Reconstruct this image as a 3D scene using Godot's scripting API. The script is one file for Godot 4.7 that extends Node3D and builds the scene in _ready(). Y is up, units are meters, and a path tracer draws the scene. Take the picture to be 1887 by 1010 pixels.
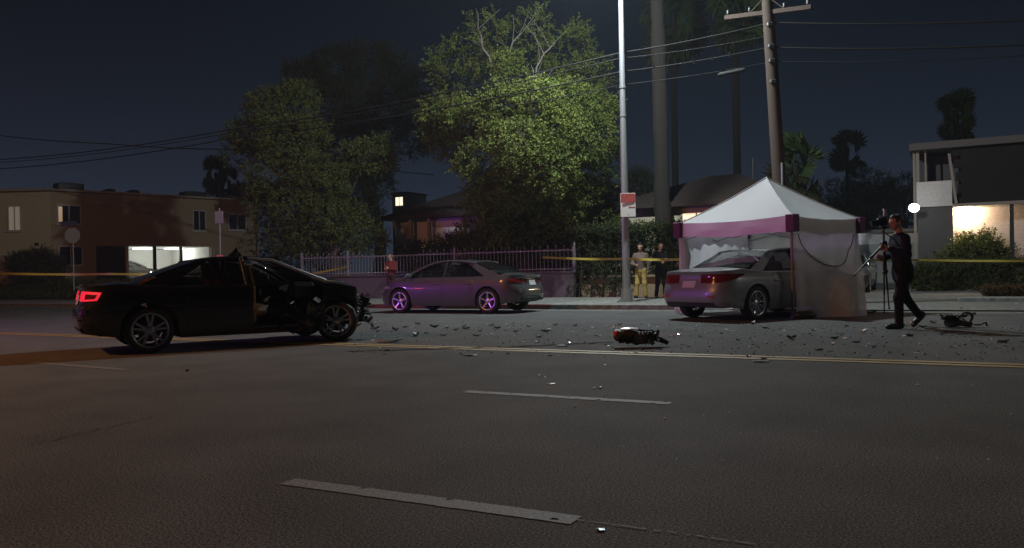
extends Node3D

# ---------------------------------------------------------------- frame of the street
const ALPHA := 0.4922          # the street's turn against the camera
const FOCAL := 1500.0
var SA := sin(ALPHA)
var CA := cos(ALPHA)
var RB := Basis(Vector3.UP, -ALPHA)      # x along the street, z towards the camera's side
var cam_basis := Basis(Vector3.RIGHT, -0.0033) * Basis(Vector3.BACK, -0.02)
var eye := Vector3(0, 1.05, 0)
var rng := RandomNumberGenerator.new()
var M := {}
var used := {}

func ray(px, py) -> Vector3:
	return cam_basis * Vector3(px - 943.5, 505.0 - py, -FOCAL)

func G(px, py, h = 0.0) -> Vector3:       # point at height h
	var r = ray(px, py)
	return eye + r * ((h - eye.y) / r.y)

func Q(px, py, depth) -> Vector3:         # point at a depth
	var r = ray(px, py)
	return eye + r * (depth / -r.z)

func W(px, py, dd) -> Vector3:            # point on the vertical plane at distance dd across the street
	var r = ray(px, py)
	return eye + r * (dd / (r.x * SA - r.z * CA))

func rd(l, d, y = 0.0) -> Vector3:        # along, across, up
	return Vector3(CA * l + SA * d, y, SA * l - CA * d)

func along(p: Vector3) -> float:
	return p.x * CA + p.z * SA

# ---------------------------------------------------------------- objects
func numbered(n: String) -> String:
	if not used.has(n):
		used[n] = 0
		return n
	used[n] += 1
	return "%s_%03d" % [n, used[n]]

func tag(o, label, category, group = ""):
	o.set_meta("label", label)
	o.set_meta("category", category)
	if group != "":
		o.set_meta("group", group)
	return o

func thing(called, label, category, at = Vector3.ZERO, turn = 0.0, group = "") -> Node3D:
	var o := Node3D.new()
	o.name = numbered(called)
	add_child(o)
	o.position = at
	o.rotation.y = turn
	return tag(o, label, category, group)

func S() -> SurfaceTool:
	var st := SurfaceTool.new()
	st.begin(Mesh.PRIMITIVE_TRIANGLES)
	st.set_smooth_group(-1)
	return st

func obj(called, st, m, parent = null) -> MeshInstance3D:
	var o := MeshInstance3D.new()
	if st is SurfaceTool:
		st.generate_normals()
		o.mesh = st.commit()
	else:
		o.mesh = st
	o.material_override = m
	o.name = called if parent else numbered(called)
	if parent:
		parent.add_child(o, true)
	else:
		add_child(o)
	return o

func struct(called, st, m) -> MeshInstance3D:
	var o = obj(called, st, m)
	o.set_meta("kind", "structure")
	return o

func stuff(o):
	o.set_meta("kind", "stuff")
	return o

# ---------------------------------------------------------------- materials
func lin(r, g, b) -> Color:
	return Color(r, g, b).linear_to_srgb()

func mt(r, g, b, rough = 0.8, metal = 0.0) -> StandardMaterial3D:
	var m := StandardMaterial3D.new()
	m.albedo_color = lin(r, g, b)
	m.roughness = rough
	m.metallic = metal
	return m

func noise_tex(freq, octaves, lo, hi, seed_, size = 512, kind = FastNoiseLite.TYPE_SIMPLEX_SMOOTH) -> NoiseTexture2D:
	var n := FastNoiseLite.new()
	n.noise_type = kind
	n.frequency = freq
	n.fractal_octaves = octaves
	n.seed = seed_
	var t := NoiseTexture2D.new()
	t.width = size
	t.height = size
	t.seamless = true
	t.noise = n
	var g := Gradient.new()
	g.set_color(0, Color(lo, lo, lo))
	g.set_color(1, Color(hi, hi, hi))
	t.color_ramp = g
	return t

func textured(m: StandardMaterial3D, tex, scale, bump = 0.0, bump_tex = null) -> StandardMaterial3D:
	m.albedo_texture = tex
	m.uv1_triplanar = true
	m.uv1_world_triplanar = true
	m.uv1_scale = Vector3.ONE * scale
	if bump > 0.0:
		m.heightmap_enabled = true
		m.heightmap_scale = bump
		m.heightmap_texture = bump_tex if bump_tex else tex
	return m

func glow(r, g, b, k) -> StandardMaterial3D:
	var m := mt(0.8, 0.8, 0.8, 0.6)
	m.emission_enabled = true
	m.emission = lin(r, g, b)
	m.emission_energy_multiplier = k
	return m

func pane(r, g, b, a) -> StandardMaterial3D:
	var m := mt(r, g, b, 0.04)
	m.transparency = BaseMaterial3D.TRANSPARENCY_ALPHA
	m.albedo_color.a = a
	return m

# ---------------------------------------------------------------- shapes
func tri(st, a, b, c):
	st.add_vertex(a); st.add_vertex(b); st.add_vertex(c)

func quad(st, a, b, c, d):
	tri(st, a, b, c); tri(st, a, c, d)

func bx(st, c: Vector3, s: Vector3, b = Basis(), v = 0.0):
	var h = s / 2
	if v <= 0.0:
		for ax in 3:
			for sg in [-1.0, 1.0]:
				var n = Vector3.ZERO; n[ax] = sg
				var u = Vector3.ZERO; u[(ax + 1) % 3] = 1.0
				var w = Vector3.ZERO; w[(ax + 2) % 3] = sg
				var p = [n - u - w, n - u + w, n + u + w, n + u - w]
				quad(st, c + b * (p[0] * h), c + b * (p[1] * h), c + b * (p[2] * h), c + b * (p[3] * h))
		return
	var k = h - Vector3.ONE * v
	for ax in 3:
		for sg in [-1.0, 1.0]:
			var q = []
			for t in [[-1, -1], [-1, 1], [1, 1], [1, -1]]:
				var p = Vector3.ZERO
				p[ax] = sg * h[ax]; p[(ax + 1) % 3] = t[0] * k[(ax + 1) % 3]; p[(ax + 2) % 3] = t[1] * sg * k[(ax + 2) % 3]
				q.append(c + b * p)
			quad(st, q[0], q[1], q[2], q[3])
		for s1 in [-1.0, 1.0]:
			for s2 in [-1.0, 1.0]:
				var a1 = (ax + 1) % 3
				var a2 = (ax + 2) % 3
				var q = []
				for t in [[0, -1], [0, 1], [1, 1], [1, -1]]:
					var p = Vector3.ZERO
					p[ax] = t[1] * s1 * s2 * k[ax]
					p[a1] = s1 * (h[a1] if t[0] == 0 else k[a1])
					p[a2] = s2 * (k[a2] if t[0] == 0 else h[a2])
					q.append(c + b * p)
				quad(st, q[0], q[1], q[2], q[3])
	for sx in [-1.0, 1.0]:
		for sy in [-1.0, 1.0]:
			for sz in [-1.0, 1.0]:
				var a = c + b * Vector3(sx * h.x, sy * k.y, sz * k.z)
				var e = c + b * Vector3(sx * k.x, sy * h.y, sz * k.z)
				var f = c + b * Vector3(sx * k.x, sy * k.y, sz * h.z)
				if sx * sy * sz > 0: tri(st, a, f, e)
				else: tri(st, a, e, f)

func bar(st, a: Vector3, e: Vector3, w, t, v = 0.0):       # box from a to e
	var y = (e - a).normalized()
	var x = y.cross(Vector3.UP if abs(y.y) < 0.9 else Vector3.BACK).normalized()
	bx(st, (a + e) / 2, Vector3(w, (e - a).length(), t), Basis(x, y, x.cross(y)), v)

func grid(st, rows, closed = false, smooth = true):
	st.set_smooth_group(0 if smooth else -1)
	for i in rows.size() - 1:
		var a = rows[i]
		var b = rows[i + 1]
		var n = a.size()
		for j in (n if closed else n - 1):
			var k = (j + 1) % n
			quad(st, a[j], a[k], b[k], b[j])
	st.set_smooth_group(-1)

func tube(st, pts, radii, sides = 8, caps = true):
	var rows = []
	var up = Vector3.UP
	for i in pts.size():
		var d = (pts[min(i + 1, pts.size() - 1)] - pts[max(i - 1, 0)]).normalized()
		if abs(d.dot(up)) > 0.95: up = Vector3.RIGHT if abs(d.x) < 0.9 else Vector3.BACK
		var x = up.cross(d).normalized()
		var y = d.cross(x)
		up = y
		var r = radii[i] if radii is Array else radii
		var row = []
		for j in sides:
			var t = TAU * j / sides
			row.append(pts[i] + (x * cos(t) + y * sin(t)) * r)
		rows.append(row)
	grid(st, rows, true)
	if caps:
		for e in [0, rows.size() - 1]:
			for j in range(1, sides - 1):
				if e == 0: tri(st, rows[e][0], rows[e][j], rows[e][j + 1])
				else: tri(st, rows[e][0], rows[e][j + 1], rows[e][j])

func lathe(st, profile, sides, xf = Transform3D()):        # profile of (radius, along z)
	var rows = []
	for p in profile:
		var row = []
		for j in sides:
			var t = TAU * j / sides
			row.append(xf * Vector3(p[0] * cos(t), p[0] * sin(t), p[1]))
		rows.append(row)
	grid(st, rows, true)

func poly(st, pts, thick: Vector3):                        # planar outline with thickness
	var flat = PackedVector2Array()
	var o = pts[0]
	var u = (pts[1] - o).normalized()
	var n = thick.normalized()
	var w = n.cross(u)
	for p in pts: flat.append(Vector2((p - o).dot(u), (p - o).dot(w)))
	var ix = Geometry2D.triangulate_polygon(flat)
	for i in range(0, ix.size(), 3):
		tri(st, pts[ix[i]] + thick, pts[ix[i + 2]] + thick, pts[ix[i + 1]] + thick)
		tri(st, pts[ix[i]], pts[ix[i + 1]], pts[ix[i + 2]])
	for i in pts.size():
		var j = (i + 1) % pts.size()
		quad(st, pts[i], pts[j], pts[j] + thick, pts[i] + thick)

func lerps(tab, x):
	if x <= tab[0][0]: return tab[0][1]
	for i in range(1, tab.size()):
		if x <= tab[i][0]:
			return lerp(float(tab[i - 1][1]), float(tab[i][1]), (x - tab[i - 1][0]) / (tab[i][0] - tab[i - 1][0]))
	return tab[-1][1]

func ball(st, c, r: Vector3, n = 10):
	var rows = []
	for i in range(n / 2 + 1):
		var row = []
		var a = PI * (i / float(n / 2)) - PI / 2
		for j in n:
			var t = TAU * j / n
			row.append(c + Vector3(cos(a) * cos(t), sin(a), cos(a) * sin(t)) * r)
		rows.append(row)
	grid(st, rows, true)

# ---------------------------------------------------------------- smooth bodies
func capsule_d(p: Vector3, q) -> float:
	var ab: Vector3 = q[1] - q[0]
	var t = clampf((p - q[0]).dot(ab) / maxf(ab.length_squared(), 1e-8), 0.0, 1.0)
	return p.distance_to(q[0] + ab * t) - lerpf(q[2], q[3], t)

func field(p: Vector3, bones, k) -> float:
	var d = 1e3
	for q in bones:
		var e = capsule_d(p, q)
		var h = maxf(k - absf(d - e), 0.0) / k
		d = minf(d, e) - h * h * k * 0.25
	return d

func body(st, bones, cell, k):
	var cells = {}
	var reach = cell * 1.8 + k * 0.3
	for q in bones:
		var r = maxf(q[2], q[3]) + reach
		var lo: Vector3 = (q[0].min(q[1]) - Vector3.ONE * r) / cell
		var hi: Vector3 = (q[0].max(q[1]) + Vector3.ONE * r) / cell
		for x in range(floori(lo.x), ceili(hi.x) + 1):
			for y in range(floori(lo.y), ceili(hi.y) + 1):
				for z in range(floori(lo.z), ceili(hi.z) + 1):
					var c = Vector3i(x, y, z)
					if cells.has(c): continue
					var d = capsule_d((Vector3(c) + Vector3.ONE * 0.5) * cell, q)
					if d < reach and d > -reach * 2.2: cells[c] = true
	var val = {}
	var vert = {}
	for c in cells:
		var s = []
		for i in 8:
			var e = c + Vector3i(i & 1, (i >> 1) & 1, (i >> 2) & 1)
			if not val.has(e): val[e] = field(Vector3(e) * cell, bones, k)
			s.append(val[e])
		var sum = Vector3.ZERO
		var n = 0
		for i in 8:
			for b in [1, 2, 4]:
				if i & b: continue
				var j = i | b
				if (s[i] < 0) != (s[j] < 0):
					var t = s[i] / (s[i] - s[j])
					sum += Vector3(i & 1, (i >> 1) & 1, (i >> 2) & 1).lerp(Vector3(j & 1, (j >> 1) & 1, (j >> 2) & 1), t)
					n += 1
		if n: vert[c] = (Vector3(c) + sum / n) * cell
	var tint = {}
	for c in vert:
		var best = 1e3
		var col = Color.WHITE
		for q in bones:
			var e = capsule_d(vert[c], q)
			if e < best:
				best = e
				col = q[4]
		tint[c] = col
	st.set_smooth_group(0)
	var ax = [Vector3i(1, 0, 0), Vector3i(0, 1, 0), Vector3i(0, 0, 1)]
	for c in vert:
		for i in 3:
			var u = ax[(i + 1) % 3]
			var w = ax[(i + 2) % 3]
			if not val.has(c + ax[i]): continue
			var s0 = val[c] < 0
			if s0 == (val[c + ax[i]] < 0): continue
			var ids = [c, c - u, c - u - w, c - w]
			if not s0: ids.reverse()
			if not (vert.has(ids[0]) and vert.has(ids[1]) and vert.has(ids[2]) and vert.has(ids[3])): continue
			for t in [0, 2, 1, 0, 3, 2]:
				st.set_color(tint[ids[t]])
				st.add_vertex(vert[ids[t]])
	st.set_smooth_group(-1)

func hand_bones(wrist: Vector3, fwd: Vector3, palm_n: Vector3, curl, side, col) -> Array:
	var x = fwd.normalized()
	var n = (palm_n - x * palm_n.dot(x)).normalized()
	var s = x.cross(n) * side
	var out = [[wrist, wrist + x * 0.05 + s * 0.012, 0.024, 0.026, col], [wrist + x * 0.06 - s * 0.022, wrist + x * 0.08 + s * 0.03, 0.019, 0.019, col]]
	var lens = [0.072, 0.08, 0.074, 0.058]
	for i in 4:
		var b = wrist + x * 0.088 + s * (0.032 - 0.021 * i)
		var d = x
		for seg in 3:
			d = d.rotated(n.cross(x).normalized(), curl * (0.35 if seg == 0 else 0.8))
			var e = b + d * lens[i] * [0.46, 0.3, 0.24][seg]
			out.append([b, e, 0.0092 - 0.0006 * seg, 0.0088 - 0.0008 * seg, col])
			b = e
	var t0 = wrist + x * 0.03 + s * 0.03
	var t1 = t0 + (x * 0.6 + s * 0.7 + n * 0.4) * 0.036
	out.append([t0, t1, 0.015, 0.011, col])
	out.append([t1, t1 + (x * 0.85 + n * 0.5 * curl) * 0.032, 0.0105, 0.009, col])
	return out

# a: joints in the person's own frame, x ahead, y up, z to their right
func person(called, label, at, turn, height, j, skin, top, legs_c, shoes, hair_m, cell, long_coat = false, group = ""):
	var o = thing(called, label, "person", at, turn, group)
	var k = height / 1.8
	var V = func(q): return Vector3(q[0], q[1], q[2]) * k
	var b = []
	var hip = V.call(j.hip); var chest = V.call(j.chest); var neck = V.call(j.neck); var head = V.call(j.head)
	b.append([hip + Vector3(0, -0.02, -0.055) * k, hip + Vector3(0, -0.02, 0.055) * k, 0.118 * k, 0.118 * k, legs_c])
	b.append([hip + Vector3(0, 0.07, 0) * k, chest, 0.135 * k, 0.155 * k, top])
	b.append([chest + Vector3(0, 0.02, -0.075) * k, chest + Vector3(0, 0.02, 0.075) * k, 0.125 * k, 0.125 * k, top])
	b.append([neck + Vector3(-0.01, -0.09, -0.13) * k, neck + Vector3(-0.01, -0.09, 0.13) * k, 0.068 * k, 0.068 * k, top])
	b.append([chest, neck - Vector3(0, 0.06, 0) * k, 0.12 * k, 0.075 * k, top])
	if long_coat:
		b.append([hip + Vector3(-0.01, 0.02, -0.06) * k, hip + Vector3(-0.01, -0.1, -0.065) * k, 0.125 * k, 0.128 * k, top])
		b.append([hip + Vector3(-0.01, 0.02, 0.06) * k, hip + Vector3(-0.01, -0.1, 0.065) * k, 0.125 * k, 0.128 * k, top])
	b.append([neck - Vector3(0, 0.05, 0) * k, head + Vector3(-0.02, -0.06, 0) * k, 0.056 * k, 0.05 * k, skin])
	for s in [0, 1]:
		var z = -1.0 if s == 0 else 1.0
		var l = j.legs[s]
		var h0 = hip + Vector3(0, -0.03, 0.085 * z) * k
		b.append([h0, V.call(l[0]), 0.1 * k, 0.074 * k, legs_c])
		b.append([V.call(l[0]), V.call(l[1]), 0.072 * k, 0.062 * k, legs_c])
		var a = j.arms[s]
		var s0 = neck + Vector3(-0.01, -0.1, 0.19 * z) * k
		b.append([s0, V.call(a[0]), 0.07 * k, 0.06 * k, top])
		b.append([V.call(a[0]), V.call(a[1]).lerp(V.call(a[0]), 0.1), 0.06 * k, 0.045 * k, top])
		b.append([V.call(a[1]).lerp(V.call(a[0]), 0.12), V.call(a[1]), 0.028 * k, 0.026 * k, skin])
	var st := S()
	body(st, b, cell, 0.05 * k)
	# head: skull, jaw, nose, brow, ears
	var f = V.call(j.face).normalized()
	var sd = f.cross(Vector3.UP).normalized()
	var up = sd.cross(f)
	var hb = [
		[head + (up * 0.03 - f * 0.025) * k, head + (up * 0.035 + f * 0.02) * k, 0.086 * k, 0.08 * k, skin],
		[head + (up * 0.0 + f * 0.02) * k, head + (-up * 0.055 + f * 0.045) * k, 0.066 * k, 0.05 * k, skin],
		[head + (-up * 0.085 + f * 0.062) * k, head + (-up * 0.088 + f * 0.066) * k, 0.026 * k, 0.024 * k, skin],
		[head + (up * 0.01 + f * 0.095) * k, head + (-up * 0.022 + f * 0.116) * k, 0.009 * k, 0.014 * k, skin],
		[head + (up * 0.03 + f * 0.082 - sd * 0.034) * k, head + (up * 0.03 + f * 0.082 + sd * 0.034) * k, 0.014 * k, 0.014 * k, skin],
		[head + (-up * 0.053 + f * 0.09 - sd * 0.017) * k, head + (-up * 0.053 + f * 0.09 + sd * 0.017) * k, 0.01 * k, 0.01 * k, skin],
		[head + (up * 0.02 - f * 0.005 - sd * 0.083) * k, head + (-up * 0.02 - f * 0.002 - sd * 0.08) * k, 0.016 * k, 0.012 * k, skin],
		[head + (up * 0.02 - f * 0.005 + sd * 0.083) * k, head + (-up * 0.02 - f * 0.002 + sd * 0.08) * k, 0.016 * k, 0.012 * k, skin],
		[head + (-up * 0.05 - f * 0.02) * k, neck - Vector3(0, 0.03, 0) * k, 0.052 * k, 0.055 * k, skin]]
	body(st, hb, minf(cell * 0.5, 0.008), 0.03 * k)
	for s in [0, 1]:
		var a = j.arms[s]
		var w = V.call(a[1])
		body(st, hand_bones(w, V.call(a[2]), V.call(a[3]), a[4], 1.0 if s == 0 else -1.0, skin), 0.0045 if cell < 0.017 else 0.006, 0.008)
	var m := mt(1, 1, 1, 0.85)
	m.metallic_specular = 0.2
	m.vertex_color_use_as_albedo = true
	obj("body", st, m, o)
	st = S()
	body(st, [[head + (up * 0.05 - f * 0.03) * k, head + (up * 0.075 + f * 0.03) * k, 0.088 * k, 0.06 * k, Color.WHITE], [head + (up * 0.01 - f * 0.045) * k, head + (-up * 0.05 - f * 0.05) * k, 0.074 * k, 0.05 * k, Color.WHITE],
		[head + (up * 0.03 + f * 0.0 - sd * 0.03) * k, head + (up * 0.03 + f * 0.0 + sd * 0.03) * k, 0.066 * k, 0.066 * k, Color.WHITE]], 0.012, 0.03)
	obj("hair", st, hair_m, o)
	st = S()
	for s in [-1, 1]:
		ball(st, head + (up * 0.008 + f * 0.078 + sd * 0.033 * s) * k, Vector3.ONE * 0.012 * k, 8)
	obj("eyes", st, mt(0.03, 0.025, 0.02, 0.2), o)
	for s in [0, 1]:
		st = S()
		var an = V.call(j.legs[s][1])
		var toe = V.call(j.legs[s][2])
		var heel = an + (an - toe).normalized() * 0.04 * k
		var dn = V.call(j.legs[s][3])
		body(st, [[heel + dn * 0.045 * k, toe, 0.044 * k, 0.036 * k, Color.WHITE], [an, heel + dn * 0.03 * k, 0.048 * k, 0.044 * k, Color.WHITE], [an + dn * 0.045 * k, toe + (an - toe) * 0.3, 0.045 * k, 0.044 * k, Color.WHITE]], 0.014, 0.02)
		obj("shoe", st, shoes, o)
	return o

# ---------------------------------------------------------------- cars (x ahead, y up, z to the right)
const SECT := [[0.15, 0.915], [0.28, 0.962], [0.42, 0.985], [0.58, 1.0], [0.7, 0.998], [0.755, 0.985], [0.82, 0.978], [0.93, 0.925], [1.0, 0.88], [1.1, 0.84]]
const ROWS := [0.0, 0.06, 0.16, 0.3, 0.44, 0.58, 0.68, 0.76, 0.84, 0.91, 0.96, 1.0]

func plan_z(p, x) -> float:
	var hl = p.L / 2; var hw = p.W / 2
	var r = 0.55; var f = 0.85
	if x < -hl + r:
		var c = clampf((-hl + r - x) / r, 0.0, 1.0)
		return hw - 0.3 * (1 - pow(1 - pow(c, 2.4), 1 / 2.4)) * 1.6 if c < 1 else hw - 0.48
	if x > hl - f:
		var c = clampf((x - hl + f) / f, 0.0, 1.0)
		return hw - 0.55 * (1 - pow(1 - pow(c, 2.2), 1 / 2.2)) if c < 1 else hw - 0.55
	return hw

func car_cols(p) -> Array:
	var hl = p.L / 2
	var xs = []
	for i in 8: xs.append(-hl + 0.55 * pow(i / 7.0, 2.0))
	for i in 9: xs.append(hl - 0.85 * pow(i / 8.0, 2.0))
	var x = -hl + 0.6
	while x < hl - 0.6:
		xs.append(x); x += 0.16
	for xa in [p.xr, p.xf]:
		for i in 15: xs.append(xa - p.arch * cos(PI * i / 14.0))
		xs.append(xa - p.arch - 0.004); xs.append(xa + p.arch + 0.004)
	if p.has("door"):
		for e in p.door: xs.append(e)
	xs.sort()
	var out = []
	for z in [0.0, 0.25, 0.5, 0.75]: out.append([-hl, z * plan_z(p, -hl)])
	var last = -99.0
	for e in xs:
		if e - last < 0.0035: continue
		out.append([e, plan_z(p, e)]); last = e
	for z in [0.75, 0.5, 0.25, 0.0]: out.append([hl, z * plan_z(p, hl)])
	return out

func car_sill(p, x) -> float:
	return lerps([[-p.L / 2, 0.3], [-p.L / 2 + 0.5, 0.24], [p.xr, 0.2], [p.xf, 0.19], [p.L / 2, 0.2]], x)

func car_low(p, x) -> float:
	var y = car_sill(p, x)
	for xa in [p.xr, p.xf]:
		var d = absf(x - xa)
		if d <= p.arch: y = maxf(y, p.wr + sqrt(maxf(p.arch * p.arch - d * d, 0.0)))
	return y

func car_pt(p, x, z0, y) -> Vector3:
	var hl = p.L / 2
	var z = z0 * lerps(SECT, y)
	var e = smoothstep(hl - 0.6, hl, absf(x))
	var inset = 0.0
	if x < 0: inset = lerps([[0.25, 0.1], [0.4, 0.02], [0.55, 0.0], [0.66, 0.03], [0.72, 0.06], [0.9, 0.1], [0.96, 0.04], [1.05, 0.06]], y)
	else: inset = -lerps([[0.15, 0.1], [0.28, 0.03], [0.45, 0.0], [0.6, 0.04], [0.7, 0.12], [0.8, 0.25]], y)
	var q = Vector3(x + inset * e, y, z)
	return crumple(p, q)

func crumple(p, q: Vector3) -> Vector3:
	if not p.has("crash"): return q
	var n: FastNoiseLite = p.crash.noise
	var d = maxf(0.0, q.x - p.crash.x0)
	var a = smoothstep(0.0, 0.7, d)
	if a > 0:
		var s = q * 55.0
		q += Vector3(n.get_noise_3dv(s) * 0.3 - 0.5, n.get_noise_3dv(s + Vector3(90, 0, 0)) * 0.16 - 0.03 * d, n.get_noise_3dv(s + Vector3(0, 90, 0)) * 0.2) * a
	var b = smoothstep(0.35, 0.9, q.x) * smoothstep(2.0, 1.2, q.x) * smoothstep(0.75, 1.0, q.y)
	q.y += n.get_noise_3dv(q * 40.0) * 0.12 * b
	return q

func car_patch(st, p, side, pts, lift = 0.006, nx = 8, ny = 4):
	# a patch of the flank: four corners (x, y), lower rear, lower front, upper front, upper rear
	var rows = []
	nx = 18
	for i in ny + 1:
		var row = []
		for k in nx + 1:
			var u = k / float(nx)
			u = pow(u, 2.4) if pts[0][0] < 0 else 1.0 - pow(1.0 - u, 2.4)
			var lo = Vector2(pts[0][0], pts[0][1]).lerp(Vector2(pts[1][0], pts[1][1]), u)
			var hi = Vector2(pts[3][0], pts[3][1]).lerp(Vector2(pts[2][0], pts[2][1]), u)
			var q = lo.lerp(hi, i / float(ny))
			var a = car_pt(p, q.x, plan_z(p, q.x), q.y)
			var b = car_pt(p, q.x + 0.01, plan_z(p, q.x + 0.01), q.y)
			var t = (b - a)
			if t.length() < 0.001: t = Vector3(0.02, 0, 0.3) if q.x < 0 else Vector3(0.02, 0, -0.3)
			var nrm = Vector3(-t.z, 0, t.x).normalized()
			if nrm.z < 0: nrm = -nrm
			a += nrm * lift
			a.z *= side
			row.append(a)
		rows.append(row)
	grid(st, rows)

func end_patch(st, p, rear, z0, z1, y0, y1, lift = 0.008, nx = 8):
	var x = -p.L / 2 if rear else p.L / 2
	var rows = []
	for i in 4:
		var row = []
		for k in nx + 1:
			var q = car_pt(p, x, lerpf(z0, z1, k / float(nx)), lerpf(y0, y1, i / 3.0))
			q.x += -lift if rear else lift
			row.append(q)
		rows.append(row)
	grid(st, rows)

func wheel(o, p, at: Vector3, side, steer = 0.0):
	var w := Node3D.new()
	w.name = "wheel"
	o.add_child(w, true)
	w.position = at
	w.rotation.y = steer + (0.0 if side > 0 else PI)
	var r = p.wr
	if not p.has("wheel_mesh"):
		var R = p.rim
		var a = S(); lathe(a, [[R - 0.01, -0.1], [R + 0.02, -0.108], [r - 0.03, -0.11], [r - 0.006, -0.09], [r, -0.05], [r, 0.05], [r - 0.006, 0.085], [r - 0.03, 0.105], [R + 0.03, 0.108], [R + 0.004, 0.1], [R - 0.01, 0.09]], 40)
		var b = S(); lathe(b, [[R - 0.05, -0.09], [R - 0.03, 0.05], [R - 0.022, 0.094], [R, 0.104], [R + 0.012, 0.1], [R + 0.012, 0.06]], 40)
		lathe(b, [[0.0, 0.082], [0.03, 0.082], [0.05, 0.074], [0.075, 0.07], [0.085, 0.04]], 20)
		for i in p.spokes:
			for q in [-1, 1]:
				var t = TAU * i / p.spokes + 0.3
				var t1 = t + q * p.split
				var t0 = t + q * p.split * 0.55
				var c0 = Vector3(cos(t0) * 0.06, sin(t0) * 0.06, 0.066)
				var c1 = Vector3(cos(t1) * (R - 0.02), sin(t1) * (R - 0.02), 0.082)
				var d = (c1 - c0).normalized()
				var sd = d.cross(Vector3.BACK).normalized()
				bx(b, (c0 + c1) / 2, Vector3(p.spoke_w, c0.distance_to(c1), 0.026), Basis(sd, d, sd.cross(d)), 0.006)
		var c = S(); lathe(c, [[0.0, 0.02], [R * 0.66, 0.02], [R * 0.66, 0.0], [0.0, 0.0]], 28)
		a.generate_normals(); b.generate_normals(); c.generate_normals()
		p.wheel_mesh = [a.commit(), b.commit(), c.commit()]
	obj("tyre", p.wheel_mesh[0], M.rubber, w)
	obj("rim", p.wheel_mesh[1], p.rim_mat, w)
	obj("brake_disc", p.wheel_mesh[2], M.disc, w)

func cab(p, x, y, s) -> Vector3:           # a point on the side of the cabin; s is -1 or 1
	var wb = p.W / 2 * 0.905; var wt = p.W / 2 * 0.68
	return crumple(p, Vector3(x, y, s * lerpf(wb, wt, clampf((y - p.belt) / (p.roof - p.belt), 0, 1.1))))

func side_panel(st, p, s, pts, thick):
	var rows = []
	for i in 7:
		var t = i / 6.0
		var lo = Vector2(pts[0][0], pts[0][1]).lerp(Vector2(pts[3][0], pts[3][1]), t)
		var hi = Vector2(pts[1][0], pts[1][1]).lerp(Vector2(pts[2][0], pts[2][1]), t)
		var row = []
		for k in 5:
			var q = lo.lerp(hi, k / 4.0)
			row.append(cab(p, q.x, q.y, s) + Vector3(0, 0, s * thick))
		rows.append(row)
	grid(st, rows)

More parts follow.
